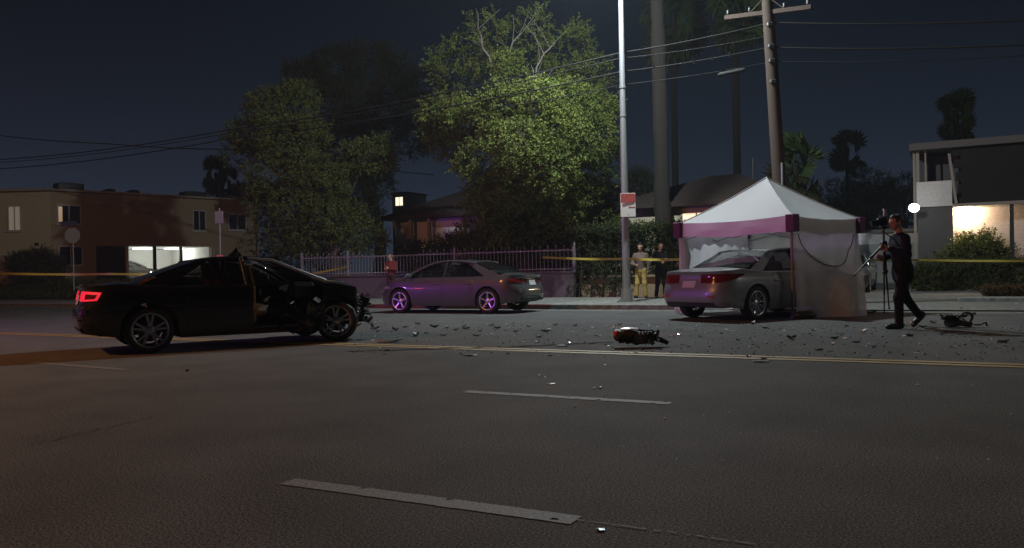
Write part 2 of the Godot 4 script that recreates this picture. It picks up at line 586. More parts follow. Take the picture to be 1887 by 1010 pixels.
func car(called, label, p, at: Vector3, turn, group = ""):
	var o = thing(called, label, "car", at, turn, group)
	var hl = p.L / 2; var hw = p.W / 2
	var paint = p.paint
	var cols = car_cols(p)
	var hole = p.get("door", [])
	# body shell
	var st := S()
	for s in [-1.0, 1.0]:
		var rows = []
		for c in cols:
			var lo = car_low(p, c[0]) if c[1] > hw * 0.55 else car_sill(p, c[0])
			var hi = lerps(p.top, c[0])
			var row = []
			for t in ROWS:
				var q = car_pt(p, c[0], c[1], lerpf(lo, hi, t))
				q.z *= s
				row.append(q)
			rows.append(row)
		if s < 0: rows.reverse()
		if hole and s > 0:
			var part = []
			var sill_rows = []
			for i in rows.size():
				var x = cols[i][0]
				var inside = x > hole[0] - 0.001 and x < hole[1] + 0.001
				if inside: sill_rows.append(rows[i].slice(0, 3))
				if not inside or absf(x - hole[0]) < 0.01: part.append(rows[i])
				if absf(x - hole[0]) < 0.01:
					grid(st, part); part = []
				if absf(x - hole[1]) < 0.01: part = [rows[i]]
			grid(st, part)
			grid(st, sill_rows)
		else:
			grid(st, rows)
		# lips of the wheel openings and a sill turned inwards
		for xa in [p.xr, p.xf]:
			var lip = []
			for i in 15:
				var x = xa - p.arch * cos(PI * i / 14.0)
				var q = car_pt(p, x, plan_z(p, x), car_low(p, x))
				var q2 = q; q2.z -= 0.2
				q.z *= s; q2.z *= s
				lip.append([q, q2])
			grid(st, lip)
		var tops = []
		for c in cols:
			if c[0] > p.xd - 0.1 and c[0] < p.xc + 0.1 and c[1] > hw * 0.6:
				var q = car_pt(p, c[0], c[1], lerps(p.top, c[0]))
				var q2 = q; q2.z -= 0.07; q2.y += 0.008
				q.z *= s; q2.z *= s
				tops.append([q, q2])
		grid(st, tops)
	obj("body", st, paint, o)
	# lids
	for front in [false, true]:
		st = S()
		var rows = []
		for c in cols:
			if (front and c[0] >= p.xc - 0.05) or (not front and c[0] <= p.xd + 0.08):
				var y = lerps(p.top, c[0])
				var row = []
				for i in 17:
					var t = i / 8.0 - 1.0
					var q = car_pt(p, c[0], absf(c[1] * t), y)
					var cr = (0.07 if front else 0.04) * (1 - pow(absf(t), 2.6)) * smoothstep(hl, hl - 0.5, absf(c[0]))
					if front: cr -= 0.012 * exp(-pow((absf(t) - 0.72) / 0.08, 2.0))
					q.z *= signf(t)
					q.y += cr
					row.append(q)
				rows.append(row)
		grid(st, rows)
		obj("hood" if front else "trunk_lid", st, paint, o)
	# underside and wheel wells
	st = S()
	bx(st, Vector3((p.xf + p.xr) / 2, 0.27, 0), Vector3(p.xf - p.xr - p.arch * 1.9, 0.12, p.W * 0.86))
	bx(st, Vector3(0, 0.42, 0), Vector3(p.L * 0.86, 0.3, p.W * 0.62))
	bx(st, Vector3(-hl + 0.42, 0.38, 0), Vector3(0.3, 0.24, p.W * 0.74))
	for xa in [p.xr, p.xf]: bx(st, Vector3(xa, p.wr + 0.02, 0), Vector3(0.1, 0.1, p.W * 0.8))
	obj("underbody", st, M.black_matte, o)
	# roof
	var wt = hw * 0.68
	st = S()
	for lay in [0.0, 0.035]:
		var rows = []
		for i in 11:
			var x = lerpf(p.xrr, p.xh, i / 10.0)
			var row = []
			for k in 13:
				var t = k / 6.0 - 1.0
				row.append(crumple(p, Vector3(x, lerps(p.roofline, x) + 0.035 * (1 - t * t) - lay, wt * t)))
			rows.append(row)
		grid(st, rows)
	for s in [-1.0, 1.0]:
		var pts = []
		for i in 9:
			var x = lerpf(p.xrr, p.xh, i / 8.0)
			pts.append(cab(p, x, lerps(p.roofline, x), s))
		tube(st, pts, 0.028, 8)
	obj("roof", st, paint, o)
	# pillars
	for s in [-1.0, 1.0]:
		st = S()
		var pts = []
		for i in 7:
			var t = i / 6.0
			pts.append(cab(p, lerpf(p.xc, p.xh, t), lerpf(p.belt + 0.0, p.yh, t) + 0.03 * sin(PI * t), s))
		tube(st, pts, [0.05, 0.042, 0.038, 0.035, 0.033, 0.031, 0.03], 8)
		obj("front_pillar", st, paint, o)
		st = S()
		bar(st, cab(p, p.xb, p.belt - 0.02, s) - Vector3(0, 0, s * 0.02), cab(p, p.xb - 0.05, lerps(p.roofline, p.xb - 0.05), s), 0.05, 0.09, 0.01)
		obj("middle_pillar", st, M.trim, o)
		st = S()
		side_panel(st, p, s, [[p.xd - 0.05, p.belt - 0.02], [p.xrr - 0.03, p.yr], [p.xrr + p.cw * 0.55, lerps(p.roofline, p.xrr + p.cw * 0.55)], [p.xd + p.cw, p.belt - 0.02]], 0.0)
		obj("rear_pillar", st, paint, o)
		# side windows
		for f in [0, 1]:
			if f == 1 and hole and s > 0: continue
			st = S()
			var q = []
			if f == 1: q = [[p.xb + 0.045, p.belt + 0.005], [p.xb, lerps(p.roofline, p.xb) - 0.03], [p.xh - 0.06, p.yh - 0.04], [p.xc - 0.06, p.belt + 0.02]]
			else: q = [[p.xd + p.cw - 0.04, p.belt + 0.005], [p.xrr + p.cw * 0.5, lerps(p.roofline, p.xrr + p.cw * 0.5) - 0.03], [p.xb - 0.09, lerps(p.roofline, p.xb - 0.09) - 0.03], [p.xb - 0.045, p.belt + 0.005]]
			side_panel(st, p, s, q, -0.008)
			obj("side_window", st, p.get("front_glass", p.glass) if f == 1 else p.glass, o)
		# bright strip along the foot of the windows
		st = S()
		var strip = []
		for i in 9:
			var x = lerpf(p.xd + p.cw, (hole[0] if hole and s > 0 else p.xc - 0.1), i / 8.0)
			strip.append(cab(p, x, p.belt + 0.002, s) + Vector3(0, 0, s * 0.012))
		tube(st, strip, 0.009, 5)
		obj("window_trim", st, p.get("trim", M.trim), o)
	# windscreen and rear window
	for front in [true, false]:
		st = S()
		var rows = []
		for i in 7:
			var t = i / 6.0
			var row = []
			for k in 11:
				var u = k / 5.0 - 1.0
				var q: Vector3
				if front: q = Vector3(p.xc + 0.14 * (1 - u * u), p.belt + 0.035, hw * 0.87 * u).lerp(Vector3(p.xh + 0.02 * (1 - u * u), p.yh + 0.03 * (1 - u * u), wt * 0.97 * u), t)
				else: q = Vector3(p.xd - 0.1 * (1 - u * u), p.belt + 0.03, hw * 0.84 * u).lerp(Vector3(p.xrr - 0.01, p.yr + 0.03 * (1 - u * u), wt * 0.97 * u), t)
				q.y += 0.02 * sin(PI * t)
				row.append(crumple(p, q))
			rows.append(row)
		grid(st, rows)
		obj("windscreen" if front else "rear_window", st, p.glass, o)
	# inside
	for s in [-1.0, 1.0]:
		st = S()
		bx(st, Vector3(0.08, 0.52, s * 0.38), Vector3(0.52, 0.16, 0.5), Basis(Vector3.BACK, 0.12), 0.04)
		bx(st, Vector3(-0.24, 0.84, s * 0.38), Vector3(0.14, 0.62, 0.48), Basis(Vector3.BACK, 0.25), 0.04)
		bx(st, Vector3(-0.36, 1.2, s * 0.38), Vector3(0.09, 0.17, 0.26), Basis(Vector3.BACK, 0.15), 0.03)
		obj("seat", st, p.get("seat", M.seat), o)
	st = S()
	bx(st, Vector3(-0.9, 0.52, 0), Vector3(0.5, 0.16, 1.24), Basis(), 0.04)
	bx(st, Vector3(-1.2, 0.82, 0), Vector3(0.14, 0.55, 1.2), Basis(Vector3.BACK, 0.35), 0.04)
	obj("rear_seat", st, p.get("seat", M.seat), o)
	st = S()
	bx(st, Vector3(p.xc - 0.28, 0.8, 0), Vector3(0.4, 0.3, 1.36), Basis(), 0.06)
	obj("dashboard", st, M.trim, o)
	st = S()
	var ring = []
	for i in 21: ring.append(Vector3(p.xc - 0.62, 0.9, -0.38) + Vector3(0.05 * sin(TAU * i / 20), 0.17 * sin(TAU * i / 20), 0.18 * cos(TAU * i / 20)))
	tube(st, ring, 0.014, 6, false)
	obj("steering_wheel", st, M.trim, o)
	# wheels
	for e in [[p.xr, 1, 0.0], [p.xr, -1, 0.0], [p.xf, 1, p.get("steer", 0.0)], [p.xf, -1, p.get("steer", 0.0)]]:
		wheel(o, p, Vector3(e[0], p.wr, e[1] * (hw - 0.115)), e[1], e[2])
	# lights, plate, handles, mirrors, joints
	for s in [-1.0, 1.0]:
		st = S()
		car_patch(st, p, s, p.tail_side, 0.007)
		var lo = p.tail_side[0][1] + 0.005
		end_patch(st, p, true, s * (plan_z(p, -hl) * 0.68), s * plan_z(p, -hl) * 1.0, lo, p.tail_side[3][1] - 0.003)
		obj("tail_light", st, p.tail_mat, o)
		if p.has("tail_core"):
			st = S()
			var q = p.tail_side
			var cx = (q[0][0] + q[1][0]) / 2; var cy = (q[0][1] + q[2][1]) / 2
			var q2 = []
			for e in q: q2.append([cx + (e[0] - cx) * 0.62, cy + (e[1] - cy) * 0.5])
			car_patch(st, p, s, q2, 0.012)
			obj("reflector", st, p.tail_core, o)
		if not p.has("crash"):
			st = S()
			car_patch(st, p, s, [[hl - 0.62, 0.66], [hl - 0.02, 0.6], [hl - 0.02, 0.68], [hl - 0.5, 0.73]], 0.008)
			obj("headlight", st, M.lamp_glass, o)
			st = S()
			bx(st, Vector3(p.xc - 0.18, p.belt + 0.06, s * (hw + 0.06)), Vector3(0.12, 0.13, 0.22), Basis(), 0.035)
			obj("mirror", st, paint, o)
		for dx in [p.xb - 0.02 - 0.75, p.xb + 0.22]:
			if hole and s > 0 and dx > p.xb: continue
			st = S()
			var hx = dx + 0.0
			var q = car_pt(p, hx, hw, p.belt - 0.16)
			bx(st, Vector3(q.x, q.y, s * (q.z + 0.02)), Vector3(0.2, 0.026, 0.03), Basis(), 0.008)
			obj("door_handle", st, p.get("handle", paint), o)
		for dx in [p.xr + p.arch + 0.12, p.xb, p.xc - 0.12]:
			if hole and s > 0 and dx > p.xb: continue
			st = S()
			var pts = []
			for i in 9: pts.append(Vector2(dx, lerpf(0.3, p.belt - 0.03, i / 8.0)))
			var rows = []
			for v in pts:
				var q = car_pt(p, v.x, hw, v.y)
				rows.append([Vector3(q.x - 0.004, q.y, s * (q.z + 0.002)), Vector3(q.x + 0.004, q.y, s * (q.z + 0.002))])
			grid(st, rows)
			obj("door_seam", st, M.black_matte, o)
	st = S()
	end_patch(st, p, true, -0.17, 0.17, p.plate_y, p.plate_y + 0.13, 0.012)
	obj("number_plate", st, M.plate, o)
	if not p.has("crash"):
		st = S()
		end_patch(st, p, false, -0.42, 0.42, 0.36, 0.56, 0.008)
		obj("grille", st, M.black_matte, o)
	st = S()
	end_patch(st, p, true, -0.62, 0.62, 0.305, 0.37, 0.006)
	obj("rear_valance", st, M.trim, o)
	for s in [-1.0, 1.0]:
		st = S()
		end_patch(st, p, true, s * 0.5, s * 0.64, 0.47, 0.5, 0.012)
		obj("bumper_reflector", st, M.red_reflector, o)
	return o

func sedan(over) -> Dictionary:
	var p = {"L": 4.75, "W": 1.82, "xr": -1.4, "xf": 1.4, "wr": 0.33, "rim": 0.235, "arch": 0.385, "belt": 0.93, "roof": 1.42,
		"xd": -1.62, "xrr": -0.72, "yr": 1.38, "xh": 0.42, "yh": 1.37, "xc": 1.18, "xb": 0.0, "cw": 0.42,
		"top": [[-2.4, 0.94], [-1.7, 0.985], [-1.2, 0.94], [1.0, 0.93], [1.3, 0.92], [2.0, 0.8], [2.4, 0.7]],
		"roofline": [[-0.75, 1.38], [-0.4, 1.42], [-0.05, 1.43], [0.2, 1.41], [0.45, 1.37]],
		"spokes": 5, "split": 0.22, "spoke_w": 0.03, "plate_y": 0.7, "tail_side": [[-2.36, 0.74], [-1.98, 0.77], [-1.95, 0.84], [-2.36, 0.89]],
		"rim_mat": M.alloy, "glass": M.car_glass, "tail_mat": M.tail_red}
	p.merge(over, true)
	return p

# ---------------------------------------------------------------- plants
func leaf_sprig(n, length, leaf, wide, seed_) -> ArrayMesh:
	var r := RandomNumberGenerator.new(); r.seed = seed_
	var st := S()
	for i in n:
		var t = (i + 0.5) / n
		var a = i * 2.4 + r.randf() * 0.6
		var o = Vector3(0, t * length, 0) + Vector3(r.randf_range(-1, 1), 0, r.randf_range(-1, 1)) * length * 0.12
		var d = Vector3(cos(a), r.randf_range(-0.2, 0.9), sin(a)).normalized()
		var w = d.cross(Vector3(r.randf_range(-1, 1), r.randf_range(-1, 1), r.randf_range(-1, 1))).normalized()
		var nn = d.cross(w)
		var L = leaf * r.randf_range(0.7, 1.25)
		var m = o + d * L * 0.5 - nn * L * 0.07
		var e = o + d * L - nn * L * 0.16
		quad(st, o, m + w * L * wide, e, m + nn * L * 0.05)
		quad(st, o, m + nn * L * 0.05, e, m - w * L * wide)
	st.generate_normals()
	return st.commit()

func scatter(called, parent, mesh, m, xforms, tints) -> MultiMeshInstance3D:
	var mm := MultiMesh.new()
	mm.transform_format = MultiMesh.TRANSFORM_3D
	mm.use_colors = true
	mm.mesh = mesh
	mm.instance_count = xforms.size()
	for i in xforms.size():
		mm.set_instance_transform(i, xforms[i])
		mm.set_instance_color(i, tints[i])
	var o := MultiMeshInstance3D.new()
	o.multimesh = mm
	o.material_override = m
	o.name = called if parent else numbered(called)
	(parent if parent else self).add_child(o, true)
	o.set_meta("kind", "stuff")
	return o

func facing(d: Vector3, spin) -> Basis:
	var y = d.normalized()
	var x = y.cross(Vector3(0.3, 0.2, 0.9)).normalized()
	return Basis(x, y, x.cross(y)) * Basis(Vector3.UP, spin)

func cloud(xf, tints, c: Vector3, r: Vector3, n, size, base: Color, vary, inner = 0.5):
	for i in n:
		var d = Vector3(rng.randfn(), rng.randfn(), rng.randfn()).normalized()
		var q = c + d * r * (lerpf(inner, 1.0, sqrt(rng.randf())) + rng.randf_range(-0.05, 0.12))
		var o = (d + Vector3(rng.randf_range(-1, 1), rng.randf_range(-0.6, 1.0), rng.randf_range(-1, 1)) * 0.9).normalized()
		xf.append(Transform3D(facing(o, rng.randf() * TAU).scaled(Vector3.ONE * size * rng.randf_range(0.7, 1.3)), q))
		var v = 1.0 + rng.randf_range(-vary, vary)
		tints.append(Color(base.r * v * rng.randf_range(0.85, 1.15), base.g * v, base.b * v * rng.randf_range(0.8, 1.1)))

func tree(called, label, base: Vector3, trunk_pts, trunk_r, limbs, clumps, depth, base_col: Color, density, bare = []):
	# clumps: pixel x, y, radius in the photograph's pixels, shift in depth, share of the leaves
	var o = thing(called, label, "tree", base)
	var st := S()
	var tp = []
	for q in trunk_pts: tp.append(q - base)
	tube(st, tp, trunk_r, 12)
	obj("trunk", st, M.bark, o)
	for l in limbs:
		st = S()
		var pts = []
		var rad = []
		var a = l[0] - base; var b = l[1] - base
		var side = Vector3(rng.randf_range(-1, 1), 0.6, rng.randf_range(-1, 1)) * (b - a).length() * 0.12
		for i in 8:
			var t = i / 7.0
			pts.append(a.lerp(b, t) + side * sin(PI * t) + Vector3(rng.randf_range(-1, 1), rng.randf_range(-1, 1), rng.randf_range(-1, 1)) * 0.06)
			rad.append(lerpf(l[2], l[2] * 0.3, t))
		tube(st, pts, rad, 7)
		for i in 7:          # twigs
			var s0 = pts[2 + i % 6]
			var e = s0 + Vector3(rng.randf_range(-1, 1), rng.randf_range(0.0, 1.2), rng.randf_range(-1, 1)) * 0.9
			tube(st, [s0, s0.lerp(e, 0.5) + Vector3(0.05, 0.06, 0), e], [l[2] * 0.3, l[2] * 0.2, 0.008], 5)
		obj("limb", st, M.bark_pale if l.size() > 3 else M.bark, o)
	var xf = []; var tints = []
	for c in clumps:
		var z = depth + c[3]
		var q = Q(c[0], c[1], z) - base
		var r = c[2] / FOCAL * z * 0.9
		var n = int(density * 0.95 * r * r * c[4])
		cloud(xf, tints, q, Vector3(r, r * 0.85, r), n, 1.0, base_col, 0.35, 0.62)
		for k in 9:      # smaller tufts break the outline
			var d = Vector3(rng.randfn(), rng.randfn() * 0.8 + 0.15, rng.randfn()).normalized()
			var tr = rng.randf_range(0.25, 0.5)
			cloud(xf, tints, q + d * r * 0.95, Vector3(tr, tr * 0.7, tr) * r, int(n * 0.1), 0.95, base_col, 0.35, 0.35)
	scatter("crown", o, M.sprig, M.leaf, xf, tints)
	return o

func hedge(called, label, a: Vector3, ax: Vector3, up, az: Vector3, n, col: Color, category = "hedge", group = ""):
	var o = thing(called, label, category, a, 0.0, group)
	var xf = []; var tints = []
	for i in n:
		var u = rng.randf(); var v = rng.randf(); var w = rng.randf()
		match rng.randi() % 4:
			0: w = 1.0
			1: v = 1.0
			2: w = rng.randf_range(0.8, 1.0)
		var q = ax * u + Vector3.UP * up * v + az * w
		q += Vector3(rng.randfn(), rng.randfn(), rng.randfn()) * 0.06
		xf.append(Transform3D(facing(Vector3(rng.randf_range(-1, 1), rng.randf_range(-0.2, 1), rng.randf_range(-1, 1)) + az.normalized() * 0.6, rng.randf() * TAU).scaled(Vector3.ONE * rng.randf_range(0.5, 0.95)), q))
		var k = rng.randf_range(0.6, 1.4)
		tints.append(Color(col.r * k, col.g * k, col.b * k))
	scatter("foliage", o, M.sprig, M.leaf, xf, tints)
	var st := S()
	for i in 5:
		var p0 = ax * ((i + 0.5) / 5.0) + az * 0.5
		tube(st, [p0, p0 + Vector3(0.1, up * 0.5, 0.05), p0 + Vector3(-0.05, up * 0.85, 0)], [0.03, 0.02, 0.01], 5)
	obj("stems", st, M.bark, o)
	return o

func bush(called, label, c: Vector3, r: Vector3, n, col: Color, size = 0.8, category = "shrub", group = ""):
	var o = thing(called, label, category, c, 0.0, group)
	var xf = []; var tints = []
	cloud(xf, tints, Vector3(0, r.y * 0.9, 0), r, n, size, col, 0.35, 0.35)
	for k in 7:
		var d = Vector3(rng.randfn(), absf(rng.randfn()), rng.randfn()).normalized()
		cloud(xf, tints, Vector3(0, r.y * 0.9, 0) + d * r * 0.9, r * 0.35, n / 12, size, col, 0.35, 0.1)
	scatter("foliage", o, M.sprig, M.leaf, xf, tints)
	var st := S()
	for i in 5:
		var e = Vector3(rng.randf_range(-0.6, 0.6) * r.x, r.y * 1.2, rng.randf_range(-0.6, 0.6) * r.z)
		tube(st, [Vector3.ZERO, e * 0.5 + Vector3(0.03, 0.1, 0), e], [0.03, 0.02, 0.008], 5)
	obj("stems", st, M.bark, o)
	return o

func fan_leaf() -> ArrayMesh:
	var st := S()
	for i in 13:
		var a = lerpf(-1.5, 1.5, i / 12.0)
		var d = Vector3(sin(a), cos(a), 0)
		var w = Vector3(cos(a), -sin(a), 0)
		var z = Vector3(0, 0, 0.09 * (1 if i % 2 else -1))
		var o = Vector3(0, 0.45, 0)
		var m = o + d * 0.42
		var e = o + d * 0.8 + Vector3(0, -0.12, -0.12)
		quad(st, o, m + w * 0.065 + z, e, m - w * 0.065)
	quad(st, Vector3(-0.012, 0, 0), Vector3(0.012, 0, 0), Vector3(0.008, 0.5, 0), Vector3(-0.008, 0.5, 0))
	st.generate_normals()
	return st.commit()

func palm(called, label, foot: Vector3, head: Vector3, r0, r1, crown, n, lean = Vector3.ZERO, group = "", skirt = 0.0):
	var o = thing(called, label, "palm tree", foot, 0.0, group)
	var st := S()
	var pts = []; var rad = []
	var h = head - foot
	var k = int(clampf(h.y / 0.35, 8, 60))
	for i in k + 1:
		var t = i / float(k)
		pts.append(h * t + lean * sin(PI * t))
		rad.append(lerpf(r0, r1, t) * (1.0 + (0.06 if i % 2 else -0.03)) + 0.05 * skirt * rng.randf())
	tube(st, pts, rad, 12)
	obj("trunk", st, M.palm_bark, o)
	var xf = []; var tints = []
	for i in n:
		var el = lerpf(-1.2, 1.3, pow(rng.randf(), 0.8))
		var az = rng.randf() * TAU
		var d = Vector3(cos(az) * cos(el), sin(el), sin(az) * cos(el))
		xf.append(Transform3D(facing(d, rng.randf_range(-0.6, 0.6)).scaled(Vector3.ONE * crown * rng.randf_range(0.55, 1.15)), h + d * 0.1 + Vector3(0, -0.9 * crown * rng.randf() if el < 0 else 0.15 * crown * rng.randf(), 0)))
		var dry = 0.5 if el < -0.5 else 1.0
		tints.append(Color(0.06, 0.08 * dry + 0.02, 0.03) * rng.randf_range(0.6, 1.2))
	scatter("crown", o, M.fan, M.leaf, xf, tints)
	return o

# ---------------------------------------------------------------- small builders
func window(parent, x0, x1, y0, y1, z, m, bars = 1):
	var st := S()
	var w = x1 - x0; var h = y1 - y0
	for s in [-1, 1]:
		bx(st, Vector3((x0 + x1) / 2 + s * (w / 2), (y0 + y1) / 2, z + 0.02), Vector3(0.07, h + 0.07, 0.07))
		bx(st, Vector3((x0 + x1) / 2, (y0 + y1) / 2 + s * (h / 2 + 0.001), z + 0.018), Vector3(w - 0.072, 0.07, 0.066))
	for i in bars:
		bx(st, Vector3(lerpf(x0, x1, (i + 1.0) / (bars + 1)), (y0 + y1) / 2, z + 0.017), Vector3(0.05, h - 0.075, 0.05))
	bx(st, Vector3((x0 + x1) / 2, y0 - 0.06, z + 0.04), Vector3(w + 0.2, 0.05, 0.12))
	var f = obj("window", st, M.frame, parent)
	st = S()
	bx(st, Vector3((x0 + x1) / 2, (y0 + y1) / 2, z + 0.008), Vector3(w - 0.06, h - 0.06, 0.012))
	obj("pane", st, m, f)

func blk(called, parent, lo: Vector3, hi: Vector3, m, v = 0.0):
	var st := S()
	bx(st, (lo + hi) / 2, hi - lo, Basis(), v)
	return obj(called, st, m, parent)

func hip_roof(called, parent, x0, x1, z0, z1, y, top, rx0, rx1, m, over = 0.45):
	var st := S()
	x0 -= over; x1 += over; z0 -= over; z1 += over
	var zm = (z0 + z1) / 2
	var a = Vector3(x0, y, z1); var b = Vector3(x1, y, z1); var c = Vector3(x1, y, z0); var d = Vector3(x0, y, z0)
	var r0 = Vector3(rx0, top, zm); var r1 = Vector3(rx1, top, zm)
	quad(st, a, r0, r1, b); tri(st, b, r1, c); quad(st, c, r1, r0, d); tri(st, d, r0, a)
	var dn = Vector3(0, -0.16, 0)
	for e in [[a, b], [b, c], [c, d], [d, a]]: quad(st, e[0], e[1], e[1] + dn, e[0] + dn)
	quad(st, a + dn, b + dn, c + dn, d + dn)
	return obj(called, st, m, parent)

func frame_node(called, label, category, at: Vector3, b: Basis, group = "") -> Node3D:
	var o = thing(called, label, category, at, 0.0, group)
	o.basis = b
	return o

func wire(label, pts, r = 0.018, called = "overhead_cable", group = "cables on the utility pole"):
	var st := S()
	for i in pts.size() - 1:
		var a = pts[i]; var b = pts[i + 1]
		var run = []
		var sag = (b - a).length() * 0.012
		for k in 15:
			var t = k / 14.0
			run.append(a.lerp(b, t) - Vector3(0, sag * 4 * t * (1 - t), 0))
		tube(st, run, r, 6)
	return tag(obj(called, st, M.cable), label, "cable", group)

func tape(label, pts):
	var st := S()
	for i in pts.size() - 1:
		var rows = [[], [], [], []]
		var a = pts[i]; var b = pts[i + 1]
		var n = Vector3(-(b - a).z, 0, (b - a).x).normalized() * 0.004
		for k in 25:
			var t = k / 24.0
			var q = a.lerp(b, t) - Vector3(0, 0.05 * 4 * t * (1 - t) * (b - a).length() / 8.0, 0)
			var tw = Vector3(0, 0.036, 0).rotated((b - a).normalized(), 0.5 * sin(t * 9.0 + i))
			rows[0].append(q + tw + n); rows[1].append(q - tw + n); rows[2].append(q - tw - n); rows[3].append(q + tw - n)
		rows.append(rows[0])
		grid(st, rows, false, false)
	return tag(obj("barrier_tape", st, M.tape), label, "barrier tape", "yellow barrier tape round the scene")

func shard(r: RandomNumberGenerator, w, flat = 0.5) -> SurfaceTool:
	# a torn, bent piece of moulded plastic
	var st := S()
	var n = r.randi_range(5, 8)
	var top = []; var low = []
	var bend = r.randf_range(0.1, 0.45) * w * flat
	for i in n:
		var a = TAU * i / n + r.randf_range(-0.3, 0.3)
		var d = w * 0.5 * r.randf_range(0.55, 1.0)
		var q = Vector3(cos(a) * d, 0, sin(a) * d * r.randf_range(0.35, 0.8))
		q.y = bend * pow(absf(q.x) / w * 2.0, 1.5) * (1.0 if r.randf() < 0.7 else 1.8) + 0.004
		low.append(q)
		top.append(q + Vector3(r.randf_range(-0.1, 0.1) * w, r.randf_range(0.08, 0.28) * w * flat + 0.004, r.randf_range(-0.1, 0.1) * w))
	var c0 = Vector3(r.randf_range(-0.1, 0.1) * w, 0.006, 0)
	var c1 = Vector3(r.randf_range(-0.15, 0.15) * w, w * 0.22 * flat + 0.012, 0)
	for i in n:
		var j = (i + 1) % n
		tri(st, c1, top[i], top[j]); tri(st, c0, low[j], low[i]); quad(st, low[i], low[j], top[j], top[i])
	return st

func debris(px, py, wpx, m, label, group = "", called = "debris_fragment", flat = 0.5, rise = 0.0):
	var q = G(px, py)
	var w = wpx * -q.z / FOCAL
	var o = obj(called, shard(rng, w, flat), m)
	o.position = q + Vector3(0, rise, 0)
	o.rotation.y = rng.randf_range(-0.5, 0.5)
	return tag(o, label, "debris", group)

func strip(st, d0, d1, l0, l1, y, n = 24):     # a sheet along the street
	for i in n:
		var a = lerpf(l0, l1, i / float(n)); var b = lerpf(l0, l1, (i + 1.0) / n)
		quad(st, rd(a, d0, y), rd(b, d0, y), rd(b, d1, y), rd(a, d1, y))

func mark(st, a: Vector3, b: Vector3, w, y):    # a painted line
	var n = Vector3(-(b - a).z, 0, (b - a).x).normalized() * w * 0.5
	a.y = y; b.y = y
	quad(st, a + n, b + n, b - n, a - n)

func worn_mark(st, a: Vector3, b: Vector3, w, y):    # paint with chipped edges
	var d = b - a; d.y = 0
	var n = Vector3(-d.z, 0, d.x).normalized()
	var m = int(d.length() / 0.035)
	for i in m:
		for k in 5:
			var edge = k == 0 or k == 4 or i < 2 or i > m - 3
			if rng.randf() < (0.06 if edge else 0.015): continue
			var p0 = a + d * (i / float(m)); var p1 = a + d * ((i + 1.0) / m)
			var o0 = (k / 5.0 - 0.5) * w; var o1 = ((k + 1) / 5.0 - 0.5) * w
			if k == 0: o0 += rng.randf_range(-0.003, 0.002)
			if k == 4: o1 += rng.randf_range(-0.002, 0.003)
			p0.y = y; p1.y = y
			quad(st, p0 + n * o0, p1 + n * o0, p1 + n * o1, p0 + n * o1)

func street_lamp(called, label, foot: Vector3, h, arm: Vector3, col: Color, energy, size = 0.16):
	var o = thing(called, label, "street lamp", foot)
	var st := S()
	tube(st, [Vector3.ZERO, Vector3(0, 0.35, 0)], [0.17, 0.15], 14)
	for i in 4:
		var a = TAU * i / 4 + 0.4
		tube(st, [Vector3(cos(a) * 0.2, 0, sin(a) * 0.2), Vector3(cos(a) * 0.2, 0.07, sin(a) * 0.2)], 0.025, 6)
	bx(st, Vector3(0, 0.012, 0), Vector3(0.5, 0.024, 0.5))
	obj("base", st, M.galv, o)
	st = S()
	tube(st, [Vector3(0, 0.3, 0), Vector3(0, h * 0.5, 0), Vector3(0, h, 0)], [0.115, 0.09, 0.06], 14)
	for y in [h * 0.52, h * 0.6]: tube(st, [Vector3(0, y, 0), Vector3(0, y + 0.05, 0)], 0.1, 14)
	obj("pole", st, M.galv, o)
	st = S()
	tube(st, [Vector3(0, h - 0.5, 0), Vector3(0, h - 0.1, 0) + arm * 0.15, Vector3(0, h + 0.1, 0) + arm * 0.6, Vector3(0, h + 0.12, 0) + arm], [0.05, 0.045, 0.04, 0.035], 10)
	obj("arm", st, M.galv, o)
	st = S()
	var hd = Vector3(0, h + 0.12, 0) + arm * 1.0
	var ax = arm.normalized()
	var b = Basis(ax, Vector3.UP, ax.cross(Vector3.UP))
	bx(st, hd + ax * 0.3, Vector3(0.75, 0.11, 0.32), b, 0.03)
	obj("lamp_head", st, M.galv, o)
	st = S()
	bx(st, hd + ax * 0.32 - Vector3(0, 0.065, 0), Vector3(0.5, 0.02, 0.24), b)
	obj("lamp_lens", st, glow(col.r, col.g, col.b, 6.0), o)
	var l := OmniLight3D.new()
	l.name = "lamp_light"
	l.light_color = Color(col.r, col.g, col.b).linear_to_srgb()
	l.light_energy = energy
	l.light_size = size
	l.omni_range = 80.0
	l.omni_attenuation = 2.0
	l.shadow_enabled = true
	l.position = hd + ax * 0.32 - Vector3(0, 0.27, 0)
	o.add_child(l)
	return o

func omni(parent, at, col: Color, energy, size = 0.05):
	var l := OmniLight3D.new()
	l.name = "light"
	l.light_color = Color(col.r, col.g, col.b).linear_to_srgb()
	l.light_energy = energy
	l.light_size = size
	l.omni_range = 80.0
	l.omni_attenuation = 2.0
	l.shadow_enabled = true
	l.position = at
	parent.add_child(l, true)
	return l

func car_paint(r, g, b, metal) -> StandardMaterial3D:
	var m := mt(r, g, b, 0.42, metal)
	m.clearcoat_enabled = true
	m.clearcoat = 1.0
	m.metallic_specular = 0.15
	m.clearcoat_roughness = 0.03
	return m

